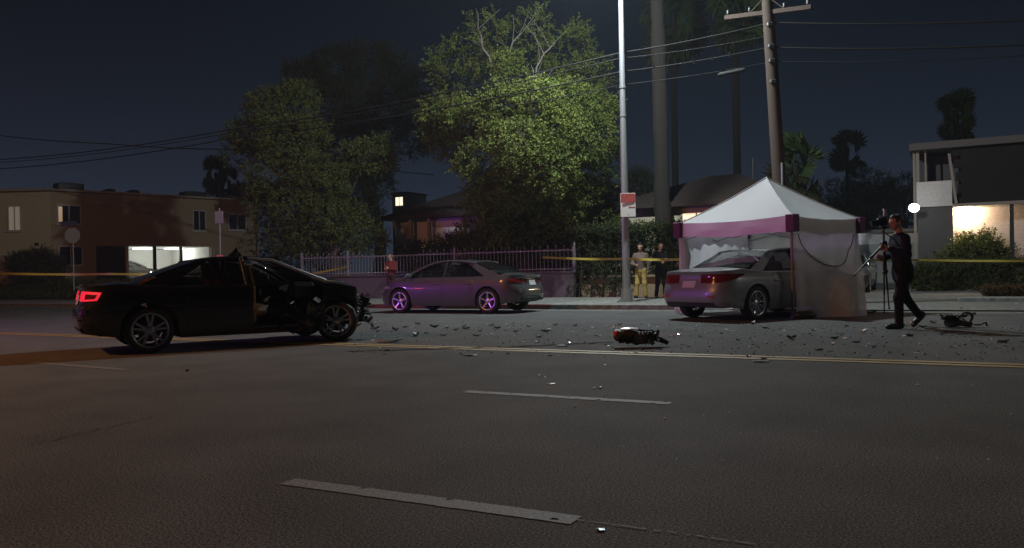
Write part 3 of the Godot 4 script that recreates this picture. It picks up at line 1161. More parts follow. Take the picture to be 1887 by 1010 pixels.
func materials():
	var grain = noise_tex(0.11, 5, 0.12, 1.0, 3, 1024)
	grain.noise.fractal_gain = 0.78
	var fine = noise_tex(0.35, 2, 0.2, 1.0, 11, 1024)
	var blotch = noise_tex(0.012, 6, 0.86, 1.0, 5, 1024)
	M.asphalt = textured(mt(0.38, 0.38, 0.38, 0.75), grain, 0.55, 0.35, fine)
	M.asphalt.metallic_specular = 0.11
	M.asphalt.detail_enabled = true
	M.asphalt.detail_albedo = blotch
	M.asphalt.detail_blend_mode = BaseMaterial3D.BLEND_MODE_MUL
	M.asphalt.detail_uv_layer = BaseMaterial3D.DETAIL_UV_2
	M.asphalt.uv2_triplanar = true
	M.asphalt.uv2_world_triplanar = true
	M.asphalt.uv2_scale = Vector3.ONE * 0.07
	M.concrete = textured(mt(0.3, 0.3, 0.275, 0.85), noise_tex(0.03, 5, 0.55, 1.0, 8), 0.35, 0.2)
	M.gutter = textured(mt(0.2, 0.2, 0.185, 0.85), noise_tex(0.03, 5, 0.5, 1.0, 9), 0.35, 0.2)
	M.red_kerb = textured(mt(0.2, 0.06, 0.05, 0.7), noise_tex(0.05, 5, 0.5, 1.0, 19), 0.6)
	M.earth = textured(mt(0.07, 0.055, 0.035, 0.95), noise_tex(0.05, 5, 0.4, 1.0, 12), 0.4, 1.0)
	M.yellow = textured(mt(0.5, 0.34, 0.1, 0.6), noise_tex(0.09, 5, 0.45, 1.0, 15), 0.9)
	M.white_line = textured(mt(0.21, 0.185, 0.17, 0.75), noise_tex(0.09, 5, 0.5, 1.0, 16), 0.9)
	M.crack = mt(0.05, 0.05, 0.05, 0.9)
	M.crack.metallic_specular = 0.05
	M.stucco = textured(mt(0.44, 0.41, 0.27, 0.9), noise_tex(0.04, 5, 0.8, 1.0, 20), 0.5, 0.15)
	M.stucco_brown = textured(mt(0.31, 0.24, 0.155, 0.9), noise_tex(0.04, 5, 0.8, 1.0, 21), 0.5, 0.15)
	M.stucco_white = textured(mt(0.66, 0.62, 0.6, 0.9), noise_tex(0.04, 5, 0.85, 1.0, 22), 0.5, 0.1)
	M.garden_wall = textured(mt(0.16, 0.13, 0.15, 0.9), noise_tex(0.04, 5, 0.6, 1.0, 41), 0.5, 0.15)
	M.stucco_grey = textured(mt(0.1, 0.098, 0.1, 0.9), noise_tex(0.04, 5, 0.8, 1.0, 23), 0.5, 0.15)
	M.trim_beige = mt(0.24, 0.21, 0.17, 0.8)
	M.shingle = textured(mt(0.06, 0.04, 0.032, 0.9), noise_tex(0.12, 4, 0.5, 1.0, 24), 0.7, 1.0)
	M.shake = textured(mt(0.022, 0.019, 0.018, 0.9), noise_tex(0.1, 4, 0.5, 1.0, 25), 0.8, 1.5)
	M.bark = textured(mt(0.09, 0.07, 0.05, 0.95), noise_tex(0.07, 5, 0.4, 1.0, 26), 1.2, 2.0)
	M.bark_pale = textured(mt(0.3, 0.27, 0.23, 0.9), noise_tex(0.07, 5, 0.5, 1.0, 27), 1.2, 1.0)
	M.palm_bark = textured(mt(0.05, 0.042, 0.033, 0.95), noise_tex(0.09, 4, 0.4, 1.0, 28), 0.9, 3.0)
	M.pole_wood = textured(mt(0.085, 0.055, 0.038, 0.9), noise_tex(0.08, 5, 0.4, 1.0, 29), 0.9, 0.8)
	M.leaf = mt(1, 1, 1, 0.7)
	M.leaf.metallic_specular = 0.25
	M.leaf.vertex_color_use_as_albedo = true
	M.leaf.backlight_enabled = true
	M.leaf.backlight = lin(0.3, 0.3, 0.3)
	M.galv = textured(mt(0.28, 0.29, 0.3, 0.5, 0.35), noise_tex(0.06, 4, 0.75, 1.0, 30), 0.8)
	M.rubber = mt(0.014, 0.014, 0.014, 0.75)
	M.alloy = mt(0.5, 0.5, 0.52, 0.3, 0.85)
	M.alloy_dark = mt(0.32, 0.32, 0.34, 0.35, 0.85)
	M.disc = mt(0.1, 0.1, 0.1, 0.5, 0.6)
	M.black_matte = mt(0.012, 0.012, 0.013, 0.85)
	M.trim = mt(0.018, 0.018, 0.02, 0.5)
	M.seat = mt(0.03, 0.028, 0.028, 0.8)
	M.seat_tan = mt(0.4, 0.17, 0.06, 0.7)
	M.car_glass = pane(0.01, 0.012, 0.013, 0.62)
	M.tinted_glass = pane(0.006, 0.007, 0.008, 0.86)
	M.clear_glass = pane(0.02, 0.022, 0.022, 0.35)
	M.lamp_glass = mt(0.5, 0.5, 0.52, 0.06, 0.6)
	M.plate = mt(0.5, 0.5, 0.52, 0.35)
	M.red_reflector = mt(0.4, 0.03, 0.015, 0.12)
	M.tail_red = mt(0.11, 0.01, 0.01, 0.1)
	M.tail_lit = glow(1.0, 0.02, 0.05, 0.75)
	M.tail_lit.albedo_color = lin(0.3, 0.01, 0.01)
	M.frame = mt(0.35, 0.34, 0.32, 0.6)
	M.dark_pane = mt(0.015, 0.017, 0.02, 0.08)
	M.warm_pane = glow(1.0, 0.6, 0.25, 0.5)
	M.cable = mt(0.02, 0.02, 0.02, 0.8)
	M.cable.metallic_specular = 0.15
	M.tape = mt(0.3, 0.25, 0.04, 0.5)
	M.iron = mt(0.2, 0.185, 0.19, 0.5)
	M.canvas = mt(0.43, 0.44, 0.45, 0.8)
	M.canvas.backlight_enabled = true
	M.canvas.backlight = lin(0.4, 0.4, 0.4)
	M.sheer = mt(0.74, 0.69, 0.66, 0.8)
	M.sheer.transparency = BaseMaterial3D.TRANSPARENCY_ALPHA
	M.sheer.albedo_color.a = 0.64
	M.sheer.backlight_enabled = true
	M.sheer.backlight = lin(0.5, 0.5, 0.5)
	M.purple = mt(0.85, 0.5, 0.95, 0.7)
	M.purple.backlight_enabled = true
	M.purple.backlight = lin(0.6, 0.6, 0.6)
	M.purple_dark = mt(0.1, 0.02, 0.08, 0.7)
	M.black_plastic = mt(0.012, 0.012, 0.014, 0.4)
	M.pale_plastic = mt(0.86, 0.87, 0.9, 0.25)
	M.chrome = mt(0.85, 0.85, 0.88, 0.12, 1.0)
	M.white_paint = mt(0.78, 0.78, 0.78, 0.5)
	M.splice = mt(0.02, 0.024, 0.02, 0.9)
	M.sign_back = mt(0.2, 0.2, 0.2, 0.5)
	M.fascia = mt(0.09, 0.082, 0.072, 0.8)
	M.tent_wall = mt(0.6, 0.61, 0.62, 0.8)
	M.tent_wall.backlight_enabled = true
	M.tent_wall.backlight = lin(0.6, 0.6, 0.6)
	M.tyre_mark = mt(0.02, 0.02, 0.02, 0.9)
	M.tyre_mark.metallic_specular = 0.05
	M.tyre_mark.transparency = BaseMaterial3D.TRANSPARENCY_ALPHA
	M.tyre_mark.albedo_color.a = 0.4
	M.cone = mt(0.5, 0.06, 0.02, 0.6)
	M.stucco_cream = textured(mt(0.55, 0.47, 0.34, 0.9), noise_tex(0.04, 5, 0.8, 1.0, 31), 0.5, 0.1)
	M.stucco_pink = textured(mt(0.55, 0.46, 0.44, 0.9), noise_tex(0.04, 5, 0.8, 1.0, 32), 0.5, 0.1)
	M.shingle_brown = textured(mt(0.06, 0.038, 0.03, 0.9), noise_tex(0.12, 4, 0.5, 1.0, 33), 0.7, 1.0)
	M.door_brown = mt(0.1, 0.05, 0.03, 0.6)
	M.sign_white = mt(0.6, 0.6, 0.56, 0.5)
	M.sign_red = mt(0.35, 0.07, 0.06, 0.5)
	M.black_paint = car_paint(0.008, 0.008, 0.01, 0.0)
	M.grey_paint = car_paint(0.09, 0.09, 0.095, 0.4)
	M.silver_paint = car_paint(0.21, 0.22, 0.225, 0.45)
	M.lane_paint = car_paint(0.12, 0.13, 0.14, 0.3)
	M.white_car = car_paint(0.6, 0.6, 0.6, 0.0)
	M.shattered = mt(0.45, 0.45, 0.45, 0.6)
	M.tail_core = mt(0.12, 0.01, 0.012, 0.15)
	M.chrome_dull = mt(0.5, 0.52, 0.54, 0.35, 0.9)
	M.pale_cloth = mt(0.6, 0.6, 0.58, 0.8)
	M.belt_tan = mt(0.3, 0.18, 0.06, 0.8)
	M.valance_grey = mt(0.45, 0.4, 0.34, 0.75)
	M.valance_grey.backlight_enabled = true
	M.valance_grey.backlight = lin(0.4, 0.4, 0.4)
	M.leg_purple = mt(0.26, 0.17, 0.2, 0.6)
	M.shoe = mt(0.015, 0.014, 0.014, 0.4)
	M.hair = mt(0.015, 0.012, 0.01, 0.6)
	M.dark_red = mt(0.05, 0.03, 0.026, 0.6)
	M.bike_lamp = mt(0.7, 0.05, 0.03, 0.1)
	M.sprig = leaf_sprig(18, 0.34, 0.085, 0.27, 7)
	M.fan = fan_leaf()

# ---------------------------------------------------------------- the scene
func _ready():
	rng.seed = 20
	var cam := Camera3D.new()
	cam.name = "camera"
	cam.fov = rad_to_deg(2.0 * atan(505.0 / FOCAL))
	cam.position = eye
	cam.basis = cam_basis
	cam.near = 0.1
	cam.far = 1500.0
	add_child(cam)
	var env := Environment.new()
	env.background_mode = Environment.BG_SKY
	var sm := ProceduralSkyMaterial.new()
	sm.sky_top_color = Color8(3, 8, 18)
	sm.sky_horizon_color = Color8(51, 60, 75)
	sm.sky_curve = 0.08
	sm.ground_bottom_color = Color8(12, 12, 13)
	sm.ground_horizon_color = Color8(30, 32, 36)
	sm.sky_energy_multiplier = 1.0
	var sky := Sky.new()
	sky.sky_material = sm
	env.sky = sky
	env.tonemap_mode = Environment.TONE_MAPPER_LINEAR
	env.tonemap_exposure = 1.0
	env.fog_enabled = true
	env.fog_density = 0.0006
	env.fog_light_color = Color(0.9, 0.95, 1.0)
	env.sdfgi_enabled = true
	env.ssao_enabled = true
	env.ssil_enabled = true
	var we := WorldEnvironment.new()
	we.name = "environment"
	we.environment = env
	add_child(we)
	materials()
	# street lamps: the cool one over the road, and two outside the frame whose light falls on the road
	var foot = Q(1155, 556, 22.9); foot.y = 0.13
	street_lamp("street_lamp", "tall galvanised street lamp pole on the far pavement behind the tape", foot, 10.0, Vector3(-SA, 0, CA) * 1.7, Color(0.86, 0.98, 1.0), 132.0)
	street_lamp("street_lamp", "warm street lamp outside the picture beyond the wrecked car's boot", Vector3(-15.5, 0.0, -7.0), 8.5, Vector3(1.2, 0, -0.6), Color(1.0, 0.39, 0.13), 82.0)
	street_lamp("street_lamp", "street lamp outside the picture beyond its right edge", Vector3(27.0, 0.0, -10.0), 9.0, Vector3(-1.4, 0, -0.6), Color(1.0, 0.86, 0.74), 25.0)
	ground()
	buildings_left()
	buildings_centre()
	buildings_right()
	fences()
	trees()
	poles()
	vehicles()
	tent()
	people()
	wreckage()

func ground():
	var st := S()
	st.set_smooth_group(-1)
	quad(st, Vector3(-700, -0.06, 300), Vector3(700, -0.06, 300), Vector3(700, -0.06, -900), Vector3(-700, -0.06, -900))
	struct("ground", st, M.earth)
	st = S(); strip(st, -14.0, 19.2, -90, 60, 0.0)
	struct("road", st, M.asphalt)
	st = S(); strip(st, 19.2, 19.85, -90, 60, 0.002)
	struct("gutter", st, M.gutter)
	# kerb with a dropped stretch at the driveway, pavement slabs with joints
	st = S()
	for e in [[-90.0, -17.0], [-9.5, -4.6], [1.6, 60.0]]:
		var c = (rd(e[0], 19.93) + rd(e[1], 19.93)) / 2
		bx(st, c + Vector3(0, 0.045, 0), Vector3(e[1] - e[0], 0.19, 0.16), RB, 0.02)
	struct("kerb", st, M.concrete)
	st = S()
	bx(st, (rd(-17, 19.93) + rd(-9.5, 19.93)) / 2 + Vector3(0, 0.045, 0), Vector3(7.5, 0.19, 0.16), RB, 0.02)
	struct("red_kerb", st, M.red_kerb)
	var pave := Node3D.new()
	pave.name = "pavement"
	pave.set_meta("kind", "structure")
	add_child(pave)
	var slab = [S(), S(), S()]
	for i in 3: bx(slab[i], Vector3.ZERO, Vector3(1.485, 0.14, 2.585), Basis(), 0.012)
	var meshes = []
	for i in 3:
		slab[i].generate_normals(); meshes.append(slab[i].commit())
	var mats = []
	for i in 3:
		var m = M.concrete.duplicate()
		m.albedo_color = lin(0.27 + 0.035 * i, 0.27 + 0.033 * i, 0.245 + 0.03 * i)
		mats.append(m)
	for k in 2:
		for i in 52:
			var l = -81.0 + i * 1.5
			if l > -4.6: continue
			var o = obj("slab", meshes[rng.randi() % 3], mats[rng.randi() % 3], pave)
			o.position = rd(l, 21.31 + k * 2.6, 0.06 + rng.randf_range(-0.004, 0.004))
			o.basis = RB
	# driveway apron and the lane behind it
	st = S(); strip(st, 19.85, 24.2, -4.55, 16.0, 0.03, 10)
	struct("driveway_apron", st, M.gutter)
	st = S(); strip(st, 24.2, 90.0, -5.2, 1.0, 0.034, 6)
	struct("lane", st, M.gutter)
	st = S()
	bx(st, (rd(0.2, 24.6) + rd(16, 24.6)) / 2 + Vector3(0, 0.06, 0), Vector3(15.8, 0.14, 0.8), RB, 0.02)
	struct("pavement_edge", st, M.concrete)
	# raised front yards
	st = S(); strip(st, 25.55, 110.0, -24.0, -5.3, 0.78, 6)
	struct("yard", st, M.earth)
	st = S()
	var rows = []
	for e in [[23.9, 0.12], [24.6, 0.2], [25.4, 0.45], [26.2, 0.66], [27.0, 0.78], [120.0, 0.8]]:
		var row = []
		for i in 30: row.append(rd(lerpf(-95, -24.0, i / 29.0), e[0], e[1] + 0.03 * sin(i * 2.1)))
		rows.append(row)
	grid(st, rows)
	struct("lawn_bank", st, M.earth)
	var xf = []; var tints = []
	for i in 5000:
		var d = 23.9 + 3.4 * rng.randf()
		var q = rd(rng.randf_range(-55, -24), d, lerps([[23.9, 0.12], [24.6, 0.2], [25.4, 0.45], [26.2, 0.66], [27.0, 0.78]], d))
		xf.append(Transform3D(Basis(Vector3.UP, rng.randf() * TAU).scaled(Vector3.ONE * rng.randf_range(0.5, 1.1)), q))
		tints.append(Color(0.06, 0.075, 0.025) * rng.randf_range(0.6, 1.3))
	scatter("grass", null, M.sprig, M.leaf, xf, tints)
	st = S(); strip(st, 25.0, 110.0, 0.9, 60.0, 0.05, 6)
	struct("planting_bed", st, M.earth)
	# road paint
	st = S()
	for k in [-0.11, 0.11]:
		mark(st, rd(-60, 9.57 + k), rd(1.25, 9.57 + k), 0.13, 0.006)
	struct("yellow_centre_line", st, M.yellow)
	st = S()
	for k in [-0.15, 0.15]:
		mark(st, rd(1.25, 9.57 + k), rd(40, 9.57 + k), 0.2, 0.006)
	struct("yellow_turn_lane_line", st, M.yellow)
	var ds = [[G(60, 668), G(233, 682)], [G(857, 722), G(1236, 744)], [G(530, 888), G(1062, 960)]]
	for e in ds:
		st = S(); worn_mark(st, e[0], e[1], 0.12, 0.004)
		struct("lane_dash", st, M.white_line)
	st = S()
	var prev = G(1064, 960)
	for i in 40:
		var nx = G(1064, 960).lerp(G(1400, 1006), (i + 1) / 40.0) + Vector3(rng.randf_range(-0.006, 0.006), 0, rng.randf_range(-0.006, 0.006))
		if rng.randf() < 0.85: mark(st, prev, nx, rng.randf_range(0.004, 0.011), 0.006)
		prev = nx
	struct("worn_line", st, M.white_line)
	# tar seams and tyre marks
	for e in [[G(1640, 597), G(1760, 606), G(1887, 615), G(2000, 622)], [G(1590, 580), G(1700, 581), G(1860, 582)], [G(640, 648), G(940, 640), G(1130, 631)]]:
		st = S()
		for i in e.size() - 1:
			for k in 12:
				var a = e[i].lerp(e[i + 1], k / 12.0); var b = e[i].lerp(e[i + 1], (k + 1.0) / 12.0)
				mark(st, a + Vector3(0, 0, 0.05 * sin(k * 2.3)), b + Vector3(0, 0, 0.05 * sin((k + 1) * 2.3)), 0.07, 0.009)
		struct("tar_seam", st, M.crack)
	for e in [[G(60, 820), G(300, 765), 0.006]]:
		st = S()
		var q = e[0]
		for i in 46:
			var nx = e[0].lerp(e[1], (i + 1) / 46.0) + Vector3(rng.randfn(), 0, rng.randfn()) * 0.022
			mark(st, q, nx, e[2] * rng.randf_range(0.4, 1.3), 0.005)
			q = nx
		struct("road_crack", st, M.crack)

func buildings_left():
	var c = Vector3(-25.4, 0.5, -45.0)
	var dir = Vector3(0.69, 0, -0.724).normalized()
	var b = Basis(dir, Vector3.UP, dir.cross(Vector3.UP))
	var o = frame_node("apartment_building", "two storey brown stucco apartment block with a lit carport, far left", "building", c, b)
	var y0 = 0.3
	# right-hand front with the carport opening
	blk("wall", o, Vector3(0, y0 - 0.8, -0.3), Vector3(2.3, 5.5, 0), M.stucco_brown)
	blk("wall", o, Vector3(2.3, 2.5, -0.3), Vector3(9.4, 5.5, 0), M.stucco_brown)
	blk("wall", o, Vector3(9.4, y0 - 0.8, -0.3), Vector3(12.5, 5.5, 0), M.stucco_brown)
	blk("roof", o, Vector3(-0.3, 5.5, -8.0), Vector3(12.8, 5.62, 0.3), M.trim_beige)
	blk("carport_floor", o, Vector3(2.3, 0.0, -7.5), Vector3(9.4, 0.3, -0.02), M.gutter)
	blk("carport_ceiling", o, Vector3(2.32, 2.51, -6.0), Vector3(9.38, 2.6, -0.32), M.stucco_white)
	blk("carport_back_wall", o, Vector3(2.3, 0.3, -6.2), Vector3(9.4, 2.5, -6.0), M.stucco_white)
	blk("carport_side_wall", o, Vector3(4.0, 0.3, -5.98), Vector3(4.15, 2.5, -0.1), M.stucco_white)
	blk("carport_side_wall", o, Vector3(9.2, 0.3, -5.98), Vector3(9.39, 2.5, -0.32), M.stucco_white)
	blk("garage_door", o, Vector3(2.32, 0.3, -0.24), Vector3(3.98, 2.48, -0.18), M.black_matte)
	for x in [5.6, 7.2]:
		blk("post", o, Vector3(x, 0.3, -0.22), Vector3(x + 0.16, 2.49, -0.06), M.trim)
	for x in [6.2, 8.2]:
		var st := S()
		bx(st, Vector3(x, 2.44, -3.2), Vector3(1.2, 0.05, 0.12))
		var lamp = obj("ceiling_lamp", st, glow(0.9, 1.0, 0.92, 2.5), o)
		omni(lamp, Vector3(x, 2.3, -3.2), Color(0.9, 1.0, 0.9), 2.8, 0.1)
	window(o, 0.3, 1.5, 3.7, 4.75, 0.0, M.dark_pane, 1)
	window(o, 8.05, 8.85, 3.5, 4.75, 0.0, M.dark_pane, 1)
	window(o, 0.35, 1.55, 1.4, 2.45, 0.0, M.dark_pane, 1)
	window(o, 10.4, 11.6, 3.6, 4.6, 0.0, M.dark_pane, 1)
	blk("lit_curtain", o, Vector3(0.36, 3.8, 0.022), Vector3(0.56, 4.66, 0.03), glow(1.0, 0.62, 0.28, 0.22))
	# left-hand wing, turned to the camera
	var bi = b.inverse()
	var wing := Node3D.new()
	wing.name = "wing"
	o.add_child(wing)
	wing.basis = bi
	blk("wall", wing, Vector3(-7.0, -0.6, -6.0), Vector3(-0.02, 5.5, 0.02), M.stucco)
	blk("eave", wing, Vector3(-7.3, 5.5, -6.3), Vector3(0.2, 5.64, 0.35), M.trim_beige)
	var lit = glow(0.95, 0.75, 0.42, 0.07)
	window(wing, -2.35, -1.65, 3.35, 4.7, 0.02, lit, 1)
	window(wing, -5.6, -4.6, 3.35, 4.7, 0.02, M.dark_pane, 1)
	blk("vent", wing, Vector3(-0.9, 2.5, 0.03), Vector3(-0.7, 2.65, 0.1), M.trim)
	# plant on the roof
	for e in [[1.4, 1.4, 0.5], [3.6, 0.5, 0.28], [5.0, 0.5, 0.3], [8.8, 1.5, 0.42], [11.2, 0.6, 0.35]]:
		var st := S()
		bx(st, Vector3(e[0], 5.62 + e[2] / 2, -1.5), Vector3(e[1], e[2], 0.9), Basis(), 0.04)
		bx(st, Vector3(e[0], 5.62 + e[2] + 0.02, -1.5), Vector3(e[1] * 0.5, 0.05, 0.5), Basis(), 0.01)
		obj("roof_unit", st, M.trim, o)
	# a second block shut in behind the trees
	bush("shrub", "large dark shrub under the left wing of the apartment block", G(28, 538, 0.5) + Vector3(0, 0.0, -2.0), Vector3(1.5, 1.1, 1.0), 900, Color(0.042, 0.05, 0.022), 0.9)
	# stop sign seen from the back
	var sp = Q(136, 520, 36.0); sp.y = 0.6
	o = thing("traffic_sign", "grey back of an octagonal sign on a thin post before the brown apartment wall", "sign", sp)
	var st := S()
	tube(st, [Vector3.ZERO, Vector3(0, 2.75, 0)], 0.03, 8)
	obj("post", st, M.galv, o)
	st = S()
	var oct = []
	for i in 8: oct.append(Vector3(cos(TAU * (i + 0.5) / 8) * 0.36, 2.42 + sin(TAU * (i + 0.5) / 8) * 0.36, 0.035))
	poly(st, oct, Vector3(0, 0, 0.012))
	obj("plate", st, M.sign_back, o)
	st = S()
	bx(st, Vector3(-0.15, 2.95, 0.03), Vector3(0.7, 0.2, 0.015))
	obj("street_name_plate", st, mt(0.03, 0.04, 0.09, 0.5), o)
	# signpost lit by the flashing lamps
	sp = Q(407, 520, 31.0); sp.y = 0.13
	o = thing("traffic_sign", "slim post with two small signs catching violet light behind the wrecked car's roof", "sign", sp)
	st = S()
	tube(st, [Vector3.ZERO, Vector3(0, 3.55, 0)], 0.03, 8)
	obj("post", st, M.galv, o)
	st = S(); bx(st, Vector3(0, 3.2, 0.04), Vector3(0.32, 0.46, 0.012)); obj("plate", st, mt(0.13, 0.13, 0.14, 0.5), o)
	st = S(); bx(st, Vector3(0.0, 1.55, 0.04), Vector3(0.26, 0.42, 0.012)); obj("plate", st, mt(0.6, 0.1, 0.12, 0.5), o)
	# cones at the corner
	for e in [[8, 556, "first orange cone, cut by the left edge of the picture"], [71, 556, "orange cone at the kerb, middle one of the three on the far left"], [126, 556, "orange cone just left of the wrecked car's red tail light"]]:
		var p = G(e[0], e[1])
		o = thing("traffic_cone", e[2], "traffic cone", p, 0.0, "orange cones along the left kerb")
		st = S(); bx(st, Vector3(0, 0.015, 0), Vector3(0.3, 0.03, 0.3), Basis(), 0.008); obj("base", st, M.cone, o)
		st = S()
		lathe(st, [[0.11, 0.0], [0.075, 0.17], [0.055, 0.28], [0.03, 0.4], [0.022, 0.4]], 16, Transform3D(Basis(Vector3.RIGHT, -PI / 2), Vector3(0, 0.03, 0)))
		obj("cone", st, M.cone, o)
		st = S()
		lathe(st, [[0.079, 0.17], [0.06, 0.27]], 16, Transform3D(Basis(Vector3.RIGHT, -PI / 2), Vector3(0, 0.03, 0)))
		obj("reflective_band", st, M.pale_plastic, o)

func buildings_centre():
	# house behind the big tree
	var o = frame_node("house", "dark bungalow with a hipped roof behind the pale fence and big tree", "house", rd(-22.6, 31.0, 0.7), RB)
	blk("wall", o, Vector3(0.0, 0.0, -9.0), Vector3(11.4, 2.95, 0.0), M.stucco_white)
	hip_roof("roof", o, 0.0, 11.4, -9.0, 0.25, 2.98, 5.3, 4.6, 6.8, M.shingle)
	for x in [0.1, 1.0, 2.0]: blk("porch_post", o, Vector3(x, 0.0, 0.42), Vector3(x + 0.14, 2.8, 0.56), M.trim_beige)
	blk("porch_rail", o, Vector3(0.25, 0.85, 0.45), Vector3(1.99, 0.93, 0.53), M.trim_beige)
	window(o, 1.25, 2.1, 0.9, 1.7, 0.0, glow(1.0, 0.62, 0.25, 0.16), 1)
	window(o, 4.2, 5.4, 1.0, 2.3, 0.0, M.dark_pane, 1)
	# far block with one bright window
	o = frame_node("apartment_building", "distant narrow building with one bright two-pane window between the trees", "building", Q(738, 470, 70.0) + Vector3(0, -0.5, 0), RB)
	blk("wall", o, Vector3(-0.75, -3.0, -3.0), Vector3(0.75, 5.8, 0.0), M.stucco_grey)
	blk("roof", o, Vector3(-0.85, 5.8, -3.1), Vector3(0.85, 5.9, 0.1), M.shingle)
	window(o, -0.42, 0.42, 4.72, 5.5, 0.0, glow(1.0, 0.86, 0.6, 1.5), 1)
	# house behind the marquee
	o = frame_node("house", "cream bungalow with a brown hipped roof and bright window behind the tent", "house", rd(-11.3, 29.7, 0.7), RB)
	blk("wall", o, Vector3(0.0, -0.7, -8.0), Vector3(5.9, 2.75, 0.0), M.stucco_cream)
	hip_roof("roof", o, 0.0, 5.9, -8.0, 0.0, 2.78, 4.15, 2.7, 3.9, M.shingle_brown)
	window(o, 2.6, 3.7, 1.75, 2.4, 0.0, glow(1.0, 0.68, 0.34, 1.1), 1)
	window(o, 0.5, 1.2, 0.9, 2.0, 0.0, M.dark_pane, 1)
	blk("door", o, Vector3(1.75, 0.1, 0.0), Vector3(2.55, 2.1, 0.05), M.door_brown)
	var st := S()
	tube(st, [Vector3(4.6, 3.4, -3.0), Vector3(4.6, 4.6, -3.0)], 0.05, 8)
	obj("vent_pipe", st, M.trim, o)

func buildings_right():
	var o = frame_node("apartment_building", "two storey building with dark mansard front, balcony and lit porch, far right", "building", rd(-1.1, 38.0, 0.0), RB)
	blk("wall", o, Vector3(0.0, 0.0, -1.6), Vector3(1.3, 3.4, 0.0), M.stucco_grey)
	blk("wall", o, Vector3(1.3, 0.0, -9.0), Vector3(9.0, 3.7, -0.9), M.stucco_pink)
	blk("upper_wall", o, Vector3(0.06, 3.4, -9.0), Vector3(9.0, 5.75, -1.5), M.stucco_grey)
	blk("balcony_panel", o, Vector3(-0.02, 3.38, -0.02), Vector3(1.32, 4.42, 0.08), M.stucco_white)
	blk("balcony_floor", o, Vector3(0.0, 3.4, -1.5), Vector3(1.3, 3.5, -0.03), M.stucco_grey)
	blk("balcony_post", o, Vector3(-0.02, 4.42, -0.06), Vector3(0.1, 5.72, 0.06), M.trim_beige)
	blk("balcony_post", o, Vector3(0.3, 4.42, -0.04), Vector3(0.36, 5.72, 0.02), M.trim_beige)
	blk("downpipe", o, Vector3(-0.14, 0.0, -0.1), Vector3(-0.04, 5.7, 0.0), M.trim_beige)
	blk("roof", o, Vector3(-0.25, 5.72, -9.2), Vector3(9.2, 6.0, 0.45), M.fascia)
	# mansard: courses of shakes, lowest last
	for r in 9:
		for k in 13:
			var st := S()
			var y1 = 5.74 - r * 0.26
			var z1 = 0.1 + r * 0.055
			var x0 = 1.32 + k * 0.58 + (0.29 if r % 2 else 0.0)
			if x0 < 1.3 + r * 0.03 and k == 0: x0 = 1.3 + r * 0.03
			bx(st, Vector3(x0 + 0.285, y1 - 0.16, z1), Vector3(0.572, 0.36, 0.016), Basis(Vector3.RIGHT, 0.235 + rng.randf_range(-0.02, 0.02)))
			obj("shake", st, M.shake, o)
	var st := S()
	poly(st, [Vector3(1.28, 5.72, 0.02), Vector3(1.28, 3.45, 0.5), Vector3(1.28, 3.45, -0.88), Vector3(1.28, 5.72, -0.88)], Vector3(0.03, 0, 0))
	obj("mansard_end", st, M.shake, o)
	st = S()
	bar(st, Vector3(1.2, 5.5, 0.1), Vector3(1.42, 3.42, 0.6), 0.1, 0.12)
	obj("mansard_trim", st, M.trim_beige, o)
	blk("soffit", o, Vector3(1.3, 3.3, -0.9), Vector3(9.0, 3.42, 0.62), M.trim_beige)
	blk("porch_post", o, Vector3(3.25, 0.0, 0.35), Vector3(3.4, 3.3, 0.5), M.trim)
	window(o, 4.0, 5.2, 1.2, 2.4, -0.9, M.dark_pane, 1)
	# porch lamp under the soffit
	st = S()
	bx(st, Vector3(1.75, 3.2, -0.72), Vector3(0.16, 0.2, 0.16), Basis(), 0.03)
	var l = obj("porch_lamp", st, glow(1.0, 0.8, 0.6, 8.0), o)
	omni(l, Vector3(1.75, 3.2, -0.72), Color(1.0, 0.78, 0.5), 11.0, 0.06)
	# floodlight on the corner
	st = S()
	bx(st, Vector3(-0.1, 3.32, 0.72), Vector3(0.3, 0.26, 0.1), Basis(), 0.02)
	bar(st, Vector3(-0.1, 3.32, 0.08), Vector3(-0.1, 3.32, 0.7), 0.05, 0.05)
	obj("floodlight_body", st, M.trim, o)
	st = S()
	ball(st, Vector3(-0.1, 3.32, 0.82), Vector3(0.2, 0.18, 0.08), 16)
	obj("floodlight_lens", st, glow(0.9, 0.95, 1.0, 12.0), o)
	var spot := SpotLight3D.new()
	spot.name = "floodlight_beam"
	spot.light_color = Color(0.95, 0.98, 1.0)
	spot.light_energy = 3.0
	spot.light_size = 0.2
	spot.spot_angle = 70.0
	spot.spot_angle_attenuation = 0.6
	spot.spot_range = 80.0
	spot.spot_attenuation = 2.0
	spot.shadow_enabled = true
	spot.position = Vector3(-0.1, 3.32, 1.0)
	spot.rotation = Vector3(-0.18, PI - 0.4, 0)
	o.add_child(spot)
	# garden in front of it
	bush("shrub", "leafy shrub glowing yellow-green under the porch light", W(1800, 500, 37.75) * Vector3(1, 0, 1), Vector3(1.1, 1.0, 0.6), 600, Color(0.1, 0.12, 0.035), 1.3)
	var a = W(1742, 520, 34.5) * Vector3(1, 0, 1)
	hedge("hedge", "low dark clipped hedge under the yellow tape, far right", a, RB * Vector3(5.5, 0, 0), 0.95, RB * Vector3(0, 0, 1.0), 2600, Color(0.045, 0.055, 0.022))
	bush("shrub", "round dim bush at the corner by the lane, left of the low hedge", W(1718, 522, 33.5) * Vector3(1, 0, 1), Vector3(0.7, 0.55, 0.6), 700, Color(0.05, 0.06, 0.02), 0.7)
	var xf = []; var tints = []
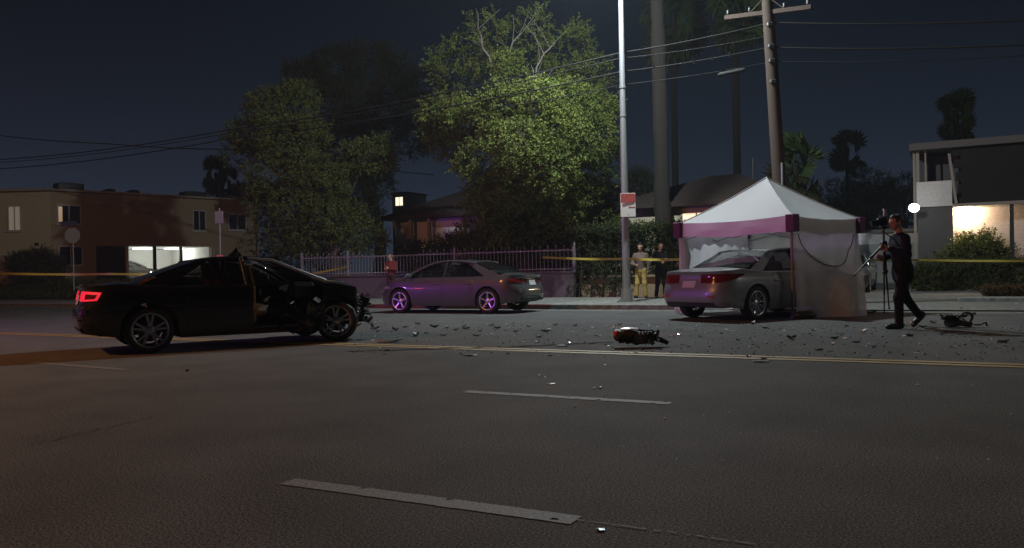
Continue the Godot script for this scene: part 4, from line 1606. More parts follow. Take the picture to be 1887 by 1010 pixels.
	for i in 4500:
		var q = rd(rng.randf_range(0.9, 12.0), rng.randf_range(25.1, 33.0), 0.06)
		xf.append(Transform3D(facing(Vector3(rng.randf_range(-1, 1), 0.9, rng.randf_range(-1, 1)), rng.randf() * TAU).scaled(Vector3.ONE * rng.randf_range(0.5, 0.9)), q))
		tints.append((Color(0.1, 0.05, 0.025) if rng.randf() < 0.5 else Color(0.05, 0.05, 0.02)) * rng.randf_range(0.6, 1.3))
	scatter("ground_cover", null, M.sprig, M.leaf, xf, tints)
	# pale garage at the end of the lane
	o = frame_node("garage", "pale low garage at the end of the lane behind the standing man", "garage", rd(-5.0, 47.0, 0.0), RB)
	blk("wall", o, Vector3(0, 0, -6.0), Vector3(5.2, 2.7, 0), M.stucco_white)
	blk("roof", o, Vector3(-0.3, 2.7, -6.2), Vector3(5.5, 2.85, 0.3), M.trim_beige)
	for i in 4:
		blk("door_panel", o, Vector3(0.5, 0.06 + i * 0.52, 0.02), Vector3(4.6, 0.55 + i * 0.52, 0.05), M.frame)
	st = S()
	bx(st, Vector3(0.3, 2.55, 0.12), Vector3(0.14, 0.18, 0.14), Basis(), 0.02)
	l = obj("wall_lamp", st, glow(0.75, 0.85, 1.0, 4.0), o)
	omni(l, Vector3(0.3, 2.55, 0.12), Color(0.75, 0.85, 1.0), 0.7, 0.05)

func fences():
	# low masonry wall with an iron fence on it
	var d = 25.3
	var l0 = -23.4; var l1 = -11.2
	var o = frame_node("garden_wall", "low plastered wall along the pavement carrying the pale iron fence", "wall", rd(l0, d, 0.1), RB)
	blk("wall", o, Vector3(0, 0, -0.2), Vector3(l1 - l0, 0.86, 0), M.garden_wall)
	blk("coping", o, Vector3(-0.03, 0.86, -0.24), Vector3(l1 - l0 + 0.03, 0.92, 0.04), M.garden_wall, 0.01)
	o = frame_node("iron_fence", "pale wrought iron fence of upright pickets on the low garden wall", "fence", rd(l0, d, 1.02), RB)
	var st := S()
	var n = 80
	for y in [0.08, 0.72]:
		st = S(); bx(st, Vector3((l1 - l0) / 2, y, -0.1), Vector3(l1 - l0, 0.045, 0.04), Basis(), 0.006)
		obj("rail", st, M.iron, o)
	var kinds = []
	for h in [0.92, 0.8, 0.74]:
		st = S()
		tube(st, [Vector3.ZERO, Vector3(0, h - 0.09, 0), Vector3(0, h - 0.08, 0), Vector3(0, h - 0.05, 0), Vector3(0, h, 0)], [0.013, 0.013, 0.022, 0.022, 0.002], 6)
		st.generate_normals()
		kinds.append(st.commit())
	for i in n:
		var x = (l1 - l0) * (i + 0.5) / n
		var k = obj("picket", kinds[2 if i < 38 and i > 20 else (0 if i % 2 else 1)], M.iron, o)
		k.position = Vector3(x, 0, -0.1)
	for x in [0.0, 2.4, 7.4, l1 - l0]:
		st = S(); bx(st, Vector3(x, 0.42, -0.1), Vector3(0.09, 0.96, 0.09), Basis(), 0.01)
		tube(st, [Vector3(x, 0.9, -0.1), Vector3(x, 1.0, -0.1)], [0.06, 0.01], 8)
		obj("post", st, M.iron, o)
	# brown wall and hedge by the bystanders
	o = frame_node("garden_wall", "low brown wall under the dark hedge behind the lamp pole", "wall", rd(-11.1, 25.7, 0.1), RB)
	blk("wall", o, Vector3(0, 0, -0.2), Vector3(5.8, 0.75, 0), M.stucco_brown)
	hedge("hedge", "tall clipped hedge above the brown wall between fence and tent", rd(-11.0, 26.0, 0.7), RB * Vector3(5.6, 0, 0), 1.7, RB * Vector3(0, 0, -1.2), 3600, Color(0.045, 0.06, 0.022))
	hedge("hedge", "dark overgrown hedge in front of the wall just right of the iron fence", rd(-11.3, 25.1, 0.12), RB * Vector3(2.1, 0, 0), 2.2, RB * Vector3(0, 0, -0.8), 1500, Color(0.04, 0.052, 0.022))
	hedge("hedge", "dark hedge filling the gap between apartment block and iron fence", rd(-29.5, 27.5, 0.7), RB * Vector3(5.6, 0, 0), 4.0, RB * Vector3(0, 0, -1.5), 3600, Color(0.04, 0.048, 0.022))
	bush("shrub", "dark shrub in the yard behind the iron fence below the violet wall", rd(-17.5, 28.5, 0.78), Vector3(1.6, 0.9, 0.9), 900, Color(0.04, 0.05, 0.022))
	bush("shrub", "black yard shrub behind the fence beside the porch posts", rd(-20.0, 29.0, 0.78), Vector3(0.8, 0.8, 0.8), 500, Color(0.04, 0.05, 0.022))
	bush("shrub", "dark shrub in front of the house just right of the violet patch", rd(-15.0, 29.0, 0.78), Vector3(1.5, 1.3, 1.0), 900, Color(0.042, 0.05, 0.022))
	# tape
	tape("yellow tape from the fence past the lamp pole to the tent", [W(1000, 474, 24.2), W(1155, 477, 21.6), W(1264, 478, 20.2)])
	tape("yellow tape strung before the brown apartment block on the left", [Q(-40, 503, 25.0), Q(205, 505, 25.0), Q(420, 504, 27.0)])
	tape("yellow tape strung low before the hedge on the far right", [W(1597, 479, 27.0), W(1692, 479, 30.0), W(1960, 480, 30.0)])
	tape("short yellow tape slanting across the left end of the iron fence", [W(556, 507, 25.0), W(640, 492, 25.05)])

func trees():
	var b = rd(along(W(975, 540, 27.6)), 27.6, 0.75)
	var z = -b.z
	var top = Q(945, 300, z)
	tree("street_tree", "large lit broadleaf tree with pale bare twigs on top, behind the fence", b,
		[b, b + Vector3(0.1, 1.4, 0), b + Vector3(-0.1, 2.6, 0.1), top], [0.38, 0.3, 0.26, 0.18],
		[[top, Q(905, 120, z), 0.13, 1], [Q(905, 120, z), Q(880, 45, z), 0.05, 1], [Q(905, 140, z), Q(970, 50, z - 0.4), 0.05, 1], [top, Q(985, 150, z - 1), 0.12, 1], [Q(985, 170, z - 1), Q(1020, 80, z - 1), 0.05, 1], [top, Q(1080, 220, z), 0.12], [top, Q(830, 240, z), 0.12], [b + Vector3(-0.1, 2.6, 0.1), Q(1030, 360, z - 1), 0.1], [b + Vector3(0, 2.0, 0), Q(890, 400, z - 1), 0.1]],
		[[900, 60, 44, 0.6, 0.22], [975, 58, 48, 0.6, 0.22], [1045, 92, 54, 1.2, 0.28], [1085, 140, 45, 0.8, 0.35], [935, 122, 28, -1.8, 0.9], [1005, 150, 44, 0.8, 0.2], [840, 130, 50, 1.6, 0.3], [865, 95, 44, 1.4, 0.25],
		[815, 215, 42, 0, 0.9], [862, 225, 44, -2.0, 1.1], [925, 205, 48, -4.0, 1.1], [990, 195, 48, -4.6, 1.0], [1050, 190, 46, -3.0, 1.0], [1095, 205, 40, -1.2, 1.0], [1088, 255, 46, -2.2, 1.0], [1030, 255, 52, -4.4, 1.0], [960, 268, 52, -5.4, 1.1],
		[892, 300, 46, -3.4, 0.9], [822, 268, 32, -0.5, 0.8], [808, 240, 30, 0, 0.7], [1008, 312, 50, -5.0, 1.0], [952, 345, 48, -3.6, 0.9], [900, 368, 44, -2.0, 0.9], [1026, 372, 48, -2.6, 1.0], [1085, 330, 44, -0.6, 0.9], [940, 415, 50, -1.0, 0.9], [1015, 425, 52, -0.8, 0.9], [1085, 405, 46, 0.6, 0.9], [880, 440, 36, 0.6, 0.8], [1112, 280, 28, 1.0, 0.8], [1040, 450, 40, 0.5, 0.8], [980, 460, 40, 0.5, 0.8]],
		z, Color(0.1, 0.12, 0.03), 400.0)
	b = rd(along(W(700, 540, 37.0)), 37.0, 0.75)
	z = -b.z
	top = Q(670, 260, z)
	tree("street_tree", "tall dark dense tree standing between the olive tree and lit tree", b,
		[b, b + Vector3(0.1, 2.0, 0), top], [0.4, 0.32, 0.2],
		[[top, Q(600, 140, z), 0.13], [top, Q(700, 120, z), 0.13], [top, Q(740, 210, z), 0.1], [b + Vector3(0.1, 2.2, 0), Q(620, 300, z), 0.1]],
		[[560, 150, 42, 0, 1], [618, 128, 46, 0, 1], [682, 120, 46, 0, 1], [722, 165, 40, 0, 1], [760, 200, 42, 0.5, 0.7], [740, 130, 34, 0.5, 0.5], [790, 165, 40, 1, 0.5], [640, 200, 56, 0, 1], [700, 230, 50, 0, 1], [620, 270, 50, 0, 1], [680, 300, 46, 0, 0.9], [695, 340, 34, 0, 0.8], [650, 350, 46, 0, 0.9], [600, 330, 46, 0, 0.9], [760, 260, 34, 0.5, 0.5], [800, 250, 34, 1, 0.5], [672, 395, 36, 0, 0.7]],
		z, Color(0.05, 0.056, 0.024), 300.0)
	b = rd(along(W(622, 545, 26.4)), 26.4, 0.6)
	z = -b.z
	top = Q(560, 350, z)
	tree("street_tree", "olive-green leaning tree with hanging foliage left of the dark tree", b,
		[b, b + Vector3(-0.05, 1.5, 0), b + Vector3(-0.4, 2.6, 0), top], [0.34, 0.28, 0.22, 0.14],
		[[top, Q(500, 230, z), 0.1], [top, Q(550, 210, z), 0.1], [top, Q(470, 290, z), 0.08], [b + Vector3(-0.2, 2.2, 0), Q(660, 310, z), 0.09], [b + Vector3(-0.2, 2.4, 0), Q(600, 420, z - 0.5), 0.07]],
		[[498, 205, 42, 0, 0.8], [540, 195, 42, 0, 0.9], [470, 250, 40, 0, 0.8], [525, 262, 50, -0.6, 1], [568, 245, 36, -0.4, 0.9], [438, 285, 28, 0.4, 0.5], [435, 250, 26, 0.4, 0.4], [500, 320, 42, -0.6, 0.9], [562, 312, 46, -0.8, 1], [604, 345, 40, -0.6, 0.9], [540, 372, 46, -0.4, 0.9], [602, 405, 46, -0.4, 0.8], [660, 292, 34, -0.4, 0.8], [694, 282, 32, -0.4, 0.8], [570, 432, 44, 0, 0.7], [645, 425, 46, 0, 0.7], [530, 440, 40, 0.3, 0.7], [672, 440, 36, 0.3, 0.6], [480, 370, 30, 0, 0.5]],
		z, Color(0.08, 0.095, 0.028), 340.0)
	# far trees right of the tent
	for e in [[1540, 380, 60.0, 3.6, "dim rounded tree behind the tent's right corner"], [1605, 350, 62.0, 3.2, "grey-green tree above the lane, left of the floodlight"], [1665, 350, 70.0, 2.6, "small dark tree touching the balcony's left edge"], [1580, 420, 52.0, 2.2, "low dark tree at the lane's end beside the garage"]]:
		var c = Q(e[0], e[1], e[2])
		var f = Vector3(c.x, 0.0, c.z)
		tree("lane_tree", e[4], f, [f, f + Vector3(0.1, c.y * 0.5, 0), f + Vector3(0, c.y, 0)], [0.25, 0.2, 0.1], [[f + Vector3(0.1, c.y * 0.5, 0), c + Vector3(1.0, 0.6, 0), 0.08]],
			[[e[0], e[1], e[3] / e[2] * FOCAL * 0.62, 0, 0.5], [e[0] - 30, e[1] + 14, e[3] / e[2] * FOCAL * 0.45, 0.5, 0.5], [e[0] + 30, e[1] + 10, e[3] / e[2] * FOCAL * 0.5, -0.5, 0.5], [e[0] + 6, e[1] + 40, e[3] / e[2] * FOCAL * 0.6, 0, 0.5]], e[2], Color(0.05, 0.055, 0.035), 260.0)
	bush("shrub", "dark rounded bush on the skyline beside the sign on the lamp pole", Q(1180, 365, 40.0), Vector3(0.9, 0.7, 0.8), 350, Color(0.04, 0.05, 0.022))
	bush("shrub", "small dark treetop on the skyline at the right end of the brown block", Q(472, 370, 48.0), Vector3(0.9, 0.5, 0.8), 350, Color(0.04, 0.05, 0.022))
	# palms
	var f = W(1222, 470, 29.0); f.y = 0.78
	palm("palm_tree", "thick shaggy palm trunk rising right of the lamp pole", f, Q(1203, -190, -f.z), 0.28, 0.2, 1.5, 60, Vector3(0.05, 0, 0), "", 1.0)
	f = Q(1247, 500, 44.0); f.y = 0.5
	palm("palm_tree", "slender tall palm close behind the thick shaggy trunk", f, Q(1240, 22, 44.0), 0.2, 0.13, 1.6, 80)
	f = Q(1361, 500, 40.0); f.y = 0.5
	palm("palm_tree", "slender tall palm between the thick palm and the utility pole", f, Q(1354, 12, 40.0), 0.21, 0.15, 1.35, 80)
	f = Q(1468, 480, 36.0); f.y = 0.5
	palm("palm_tree", "short palm just right of the utility pole above the tent", f, Q(1466, 300, 36.0), 0.2, 0.16, 1.25, 38)
	f = Q(1562, 480, 90.0); f.y = 0.5
	palm("palm_tree", "small distant palm over the grey-green tree", f, Q(1561, 275, 90.0), 0.25, 0.18, 1.9, 32)
	f = Q(1764, 480, 60.0); f.y = 0.5
	palm("palm_tree", "palm crown showing above the flat roof on the right", f, Q(1762, 205, 60.0), 0.25, 0.2, 1.35, 42)
	f = Q(412, 500, 80.0); f.y = 0.5
	palm("palm_tree", "small palm on the skyline left of the olive tree", f, Q(398, 318, 80.0), 0.25, 0.18, 1.3, 26)
	f = Q(432, 500, 82.0); f.y = 0.5
	palm("palm_tree", "faint palm half hidden by the olive tree's left edge", f, Q(422, 332, 82.0), 0.25, 0.18, 1.2, 24)

func poles():
	var z = 21.5
	var f = Q(1451, 560, z); f.y = 0.1
	var t = Q(1409, -80, z)
	var o = thing("utility_pole", "leaning brown wooden utility pole rising behind the tent", "utility pole", f)
	var st := S()
	var pts = []
	for i in 13: pts.append((t - f) * (i / 12.0))
	tube(st, pts, [0.19, 0.188, 0.185, 0.18, 0.177, 0.172, 0.17, 0.165, 0.16, 0.155, 0.15, 0.145, 0.14], 14)
	obj("pole", st, M.pole_wood, o)
	var c = Q(1415, 24, z - 0.22) - f
	var l = Q(1336, 33, z + 0.7) - f; var r = Q(1496, 13, z - 0.7) - f
	st = S(); bar(st, l, r, 0.1, 0.12, 0.012)
	obj("crossarm", st, M.pole_wood, o)
	for s in [l.lerp(r, 0.28), l.lerp(r, 0.72)]:
		st = S(); bar(st, s, Q(1412, -8, z - 0.1) - f, 0.03, 0.02)
		obj("brace", st, M.pole_wood, o)
	for k in [0.04, 0.3, 0.7, 0.96]:
		var q = l.lerp(r, k)
		st = S(); lathe(st, [[0.0, 0.0], [0.03, 0.0], [0.05, 0.05], [0.035, 0.08], [0.05, 0.11], [0.02, 0.15], [0.0, 0.15]], 12, Transform3D(Basis(Vector3.RIGHT, -PI / 2), q + Vector3(0, 0.06, 0)))
		obj("insulator", st, M.trim, o)
	st = S()
	tube(st, [Q(1441, 300, z - 0.2) - f, Q(1446, 556, z - 0.2) - f], 0.03, 6)
	obj("conduit", st, M.galv, o)
	st = S()
	for e in [45, 85, 112, 150]:
		var q = Q(1416 + e * 0.055, e, z - 0.2) - f
		bx(st, q, Vector3(0.16, 0.1, 0.12), Basis(), 0.02)
	obj("bracket", st, M.disc, o)
	# the runs to the left come down past the lamp pole, those to the right run level
	var P = func(px, py): return W(px, py, 21.9)
	wire("topmost cable falling from the utility pole past the lamp pole", [Q(1416, 43, z), P.call(1140, 98), P.call(430, 238), P.call(-60, 297)], 0.02)
	wire("second cable falling from the utility pole past the lamp pole", [Q(1419, 66, z), P.call(1140, 108), P.call(430, 244), P.call(-60, 302)], 0.014)
	wire("third cable, with small clamps, falling from the utility pole to the left", [Q(1420, 87, z), P.call(1146, 132), P.call(420, 256), P.call(-60, 314)], 0.02)
	wire("lowest cable falling from the utility pole to the left", [Q(1422, 114, z), P.call(1147, 156), P.call(900, 200)], 0.014)
	wire("topmost level cable running right from the utility pole", [Q(1418, 41, z), W(1960, 34, 21.9)], 0.022)
	wire("middle level cable running right from the utility pole", [Q(1420, 87, z), W(1960, 79, 21.9)], 0.022)
	wire("lowest thin cable running right from the utility pole", [Q(1422, 113, z), W(1960, 98, 21.9)], 0.012)
	wire("cable slanting down across the others at the far left", [Q(-60, 242, 39.0), Q(200, 265, 38.0), Q(420, 275, 38.0), Q(800, 322, 40.0)], 0.025, "overhead_cable", "")
	# splice cases on the lower left cables
	for e in [[1348, 134, 46, "long grey splice case hung on the lowest left-hand cable", 0.034]]:
		st = S()
		tube(st, [P.call(e[0] - e[2] * 0.55, e[1] + 4), P.call(e[0] - e[2] * 0.45, e[1] + 3), P.call(e[0] + e[2] * 0.45, e[1] - 5), P.call(e[0] + e[2] * 0.55, e[1] - 7)], [0.02, e[4] * 1.6, e[4] * 1.6, 0.02], 8)
		tag(obj("splice_case", st, M.splice), e[3], "splice case")
	for e in [[1205, 122, "first small bright clamp from the left on the third cable"], [1278, 111, "second small bright clamp from the left on the third cable"], [1312, 104, "third small bright clamp from the left on the third cable"], [1345, 98, "small bright clamp on the third cable nearest the utility pole"]]:
		st = S()
		var q = P.call(e[0], e[1])
		bx(st, q - Vector3(0, 0.03, 0), Vector3(0.05, 0.12, 0.05), Basis(), 0.01)
		tag(obj("cable_clamp", st, M.chrome), e[2], "cable clamp", "clamps on the third left-hand cable")
	# sign on the lamp pole
	var b = Q(1157, 378, 22.7)
	o = thing("parking_sign", "red and white parking sign fixed to the lamp pole", "sign", b)
	st = S(); bx(st, Vector3(0, 0, 0.04), Vector3(0.42, 0.66, 0.012), Basis(), 0.004)
	obj("plate", st, M.sign_white, o)
	st = S()
	bx(st, Vector3(0, 0.2, 0.049), Vector3(0.4, 0.24, 0.006))
	obj("red_panel", st, M.sign_red, o)
	st = S()
	bar(st, Vector3(-0.16, 0.03, 0.05), Vector3(0.16, 0.1, 0.05), 0.03, 0.004)
	bx(st, Vector3(0.1, -0.3 + 0.24, 0.049), Vector3(0.18, 0.02, 0.006))
	obj("red_marks", st, M.sign_red, o)
	for y in [0.26, -0.26]:
		st = S(); tube(st, [Vector3(0, y, -0.1), Vector3(0, y, 0.052)], 0.014, 6)
		obj("bolt", st, M.galv, o)

func vehicles():
	var n := FastNoiseLite.new()
	n.seed = 4
	n.frequency = 0.02
	var w = sedan({"L": 4.5, "W": 1.82, "xr": -1.36, "xf": 1.38, "rim": 0.24, "wr": 0.325, "paint": M.black_paint, "seat": M.seat_tan, "door": [0.06, 1.12], "steer": -0.55, "spokes": 5, "split": 0.2, "spoke_w": 0.036,
		"belt": 0.9, "roof": 1.33, "yr": 1.28, "yh": 1.27, "roofline": [[-0.75, 1.28], [-0.4, 1.33], [-0.05, 1.34], [0.2, 1.32], [0.45, 1.27]],
		"crash": {"noise": n, "x0": 1.58}, "glass": M.tinted_glass, "trim": M.alloy_dark, "rim_mat": M.alloy_dark, "tail_mat": M.tail_lit, "tail_core": M.tail_core, "tail_side": [[-2.25, 0.75], [-2.06, 0.76], [-2.01, 0.87], [-2.25, 0.89]]})
	var h = Vector3(0.85, 0, -0.527)
	var rear = G(276, 651)
	var th = atan2(-h.z, h.x)
	var at = rear + h * 1.36 + Vector3(-sin(th), 0, -cos(th)) * 0.8
	at.y = 0
	var o = car("wrecked_car", "black sedan with its front torn off and red tail light on", w, at, th)
	wreck_details(o, w)
	# grey sedan at the kerb
	var g = sedan({"L": 4.46, "W": 1.76, "xr": -1.33, "xf": 1.36, "rim": 0.225, "wr": 0.32, "arch": 0.37, "paint": M.grey_paint, "spokes": 5, "split": 0.0, "spoke_w": 0.05, "xrr": -0.85, "xd": -1.78, "cw": 0.5,
		"belt": 0.92, "roof": 1.34, "yr": 1.28, "yh": 1.29, "tail_side": [[-2.22, 0.74], [-1.95, 0.82], [-1.88, 0.87], [-2.22, 0.86]]})
	g.roofline = [[-0.88, 1.28], [-0.5, 1.33], [-0.05, 1.35], [0.2, 1.33], [0.45, 1.29]]
	h = RB * Vector3(-1, 0, 0)
	th = atan2(-h.z, h.x)
	var p = G(901, 578)
	at = p + h * 1.33 + Vector3(SA, 0, -CA) * 0.78
	at.y = 0
	car("parked_car", "grey sedan parked facing left along the far kerb, flank lit violet", g, at, th)
	# silver sedan under the tent
	var s = sedan({"L": 4.8, "xr": -1.4, "xf": 1.42, "rim": 0.235, "wr": 0.335, "paint": M.silver_paint, "spokes": 9, "split": 0.12, "spoke_w": 0.02, "rim_mat": M.alloy, "handle": M.alloy, "trim": M.alloy, "front_glass": M.shattered,
		"tail_side": [[-2.4, 0.74], [-1.78, 0.88], [-1.72, 0.92], [-2.4, 0.92]], "plate_y": 0.66, "roof": 1.4, "yr": 1.35, "yh": 1.34})
	s.roofline = [[-0.75, 1.35], [-0.4, 1.395], [-0.05, 1.405], [0.2, 1.39], [0.45, 1.34]]
	s.top = [[-2.4, 0.97], [-1.7, 1.01], [-1.2, 0.955], [1.0, 0.94], [1.3, 0.93], [2.0, 0.82], [2.4, 0.72]]
	h = Vector3(0.82, 0, -0.572)
	th = atan2(-h.z, h.x)
	p = G(1390, 590)
	at = p + h * 1.4 + Vector3(-sin(th), 0, -cos(th)) * 0.8
	at.y = 0
	car("crashed_car", "silver sedan standing tail out under the white and purple tent", s, at, th)
	# smaller cars
	var a = s.duplicate()
	a.paint = M.lane_paint
	a.front_glass = M.car_glass
	var q = rd(-3.4, 33.5, 0.034)
	car("parked_car", "dull parked car standing in the lane right of the tent", a, q, atan2(0.88, 0.47) + PI)
	a = s.duplicate()
	a.paint = M.white_car
	a.front_glass = M.car_glass
	var dir = Vector3(0.69, 0, -0.724).normalized()
	var c = Vector3(-25.4, 0.8, -45.0) + dir * 5.0 - dir.cross(Vector3.UP) * 3.3
	car("parked_car", "white car in the lit carport above the wrecked car's boot", a, c, atan2(0.69, 0.724))
	# police car outside the picture whose light bar colours the fence and the parked car
	a = g.duplicate()
	a.paint = M.white_car
	o = car("police_car", "white police car outside the picture with its roof lights on", a, Vector3(-17.5, 0, -14.0), 0.3)
	var st := S()
	bx(st, Vector3(-0.15, 1.5, 0), Vector3(0.3, 0.05, 1.2), Basis(), 0.015)
	obj("light_bar", st, M.black_matte, o)
	for k in [[-0.36, Color(0.22, 0.085, 1.0), 52.0], [0.36, Color(1.0, 0.06, 0.12), 16.0]]:
		st = S()
		bx(st, Vector3(-0.15, 1.59, k[0]), Vector3(0.26, 0.12, 0.42), Basis(), 0.03)
		var m = glow(k[1].r, k[1].g, k[1].b, 6.0)
		var e = obj("flashing_lamp", st, m, o)
		var beam := SpotLight3D.new()
		beam.name = "flashing_beam"
		beam.light_color = k[1].linear_to_srgb()
		beam.light_energy = k[2]
		beam.light_size = 0.08
		beam.spot_angle = 46.0
		beam.spot_angle_attenuation = 0.5
		beam.spot_range = 80.0
		beam.spot_attenuation = 2.0
		beam.shadow_enabled = true
		beam.position = Vector3(-0.15, 1.59, k[0])
		beam.basis = Basis.looking_at(o.basis.inverse() * Vector3(1.0, 0.02, -0.55))
		o.add_child(beam, true)

func wreck_details(o, p):
	var r := RandomNumberGenerator.new()
	r.seed = 9
	# torn front: radiator, beams, shredded plastic
	var st := S()
	bx(st, Vector3(1.72, 0.5, 0), Vector3(0.1, 0.46, 1.2), Basis(Vector3.UP, 0.12), 0.02)
	obj("radiator", st, M.trim, o)
	st = S()
	bar(st, Vector3(1.86, 0.44, -0.72), Vector3(1.78, 0.47, 0.66), 0.1, 0.09, 0.015)
	bar(st, Vector3(1.4, 0.5, 0.52), Vector3(1.78, 0.47, 0.55), 0.09, 0.12, 0.01)
	bar(st, Vector3(1.4, 0.5, -0.52), Vector3(1.84, 0.46, -0.55), 0.09, 0.12, 0.01)
	obj("bumper_beam", st, M.disc, o)
	for i in 22:
		var c = Vector3(1.7 + r.randf() * 0.24, r.randf_range(0.2, 0.74), r.randf_range(-0.8, 0.88))
		var q = shard(r, r.randf_range(0.12, 0.34), 0.8)
		var e = obj("torn_plastic", q, M.black_plastic if i % 4 else M.chrome, o)
		e.position = c
		e.rotation = Vector3(r.randf() * 3, r.randf() * 3, r.randf() * 3)
	st = S()
	for i in 6:
		var a = Vector3(1.66, r.randf_range(0.4, 0.7), r.randf_range(-0.3, 0.8))
		tube(st, [a, a + Vector3(0.2, r.randf_range(-0.1, 0.1), 0.1), a + Vector3(0.34, r.randf_range(-0.2, 0.0), 0.12)], 0.012, 5)
	obj("loose_hoses", st, M.rubber, o)
	# what is left of the front door, folded against the sill
	st = S()
	var rows = []
	for i in 9:
		var row = []
		for k in 12:
			var t = k / 11.0
			row.append(Vector3(lerpf(0.45, 1.15, t), lerpf(0.26, 0.66, i / 8.0) * (0.75 + 0.25 * t) + 0.06 * sin(k * 1.7 + i), 0.9 + 0.12 * sin(i * 1.1 + k * 0.8) * (1 - t)))
		rows.append(row)
	grid(st, rows)
	obj("crushed_door", st, M.black_paint, o)
	# window frame of the door bent up along the windscreen pillar
	st = S()
	tube(st, [Vector3(0.05, 1.33, 0.64), Vector3(0.4, 1.29, 0.72), Vector3(0.75, 1.13, 0.86), Vector3(1.15, 0.96, 0.98)], [0.02, 0.025, 0.025, 0.03], 8)
	obj("door_frame", st, M.chrome_dull, o)
	st = S()
	tube(st, [Vector3(0.95, 1.02, 0.93), Vector3(1.2, 0.97, 0.95), Vector3(1.45, 0.95, 0.93)], [0.02, 0.03, 0.015], 8)
	obj("bent_trim", st, M.chrome, o)
	# torn roof skin standing up over the door post, peeled windscreen frame
	for e in [[Vector3(-0.12, 1.34, 0.5), 0.22, 0.5], [Vector3(-0.02, 1.33, 0.35), 0.18, 0.3], [Vector3(0.55, 1.26, 0.4), 0.3, 0.2]]:
		var q = obj("torn_roof_skin", shard(r, e[1], 1.4), M.black_paint, o)
		q.position = e[0]
		q.rotation = Vector3(0.3, e[2], 0.6)
	# sagging airbags
	for e in [[Vector3(0.2, 0.56, 0.76), 0.24, 1.2], [Vector3(0.32, 0.7, 0.66), 0.16, 0.4], [Vector3(0.7, 0.86, 0.4), 0.26, 0.2]]:
		var cloth_piece = obj("airbag", shard(r, e[1], 0.7), M.pale_cloth, o)
		cloth_piece.position = e[0]
		cloth_piece.rotation = Vector3(1.2, e[2], 0.9)
	st = S()
	tube(st, [Vector3(0.12, 0.35, 0.72), Vector3(0.1, 0.9, 0.78), Vector3(0.06, 1.22, 0.66)], 0.022, 6)
	obj("seat_belt", st, M.belt_tan, o)
	# bright chips caught on the boot lip and bumper
	for e in [Vector3(-2.18, 0.985, 0.5), Vector3(-2.19, 0.67, 0.74), Vector3(-2.22, 0.56, 0.7)]:
		st = S()
		bx(st, e, Vector3(0.03, 0.03, 0.05), Basis(Vector3.UP, 0.5), 0.008)
		obj("badge", st, M.chrome, o)

func fold_grid(st, a: Vector3, b: Vector3, y0, y1, nrm: Vector3, amp, waves, push: Callable, nx = 40, ny = 16):
	var rows = []
	for i in ny + 1:
		var v = i / float(ny)
		var row = []
		for k in nx + 1:
			var u = k / float(nx)
			var q = a.lerp(b, u)
			q.y = lerpf(y0, y1, v)
			q += nrm * (amp * sin(u * waves * TAU + 1.3 * sin(u * 7.0)) * (0.35 + 0.65 * (1 - v)) + push.call(u, v))
			row.append(q)
		rows.append(row)
	grid(st, rows)

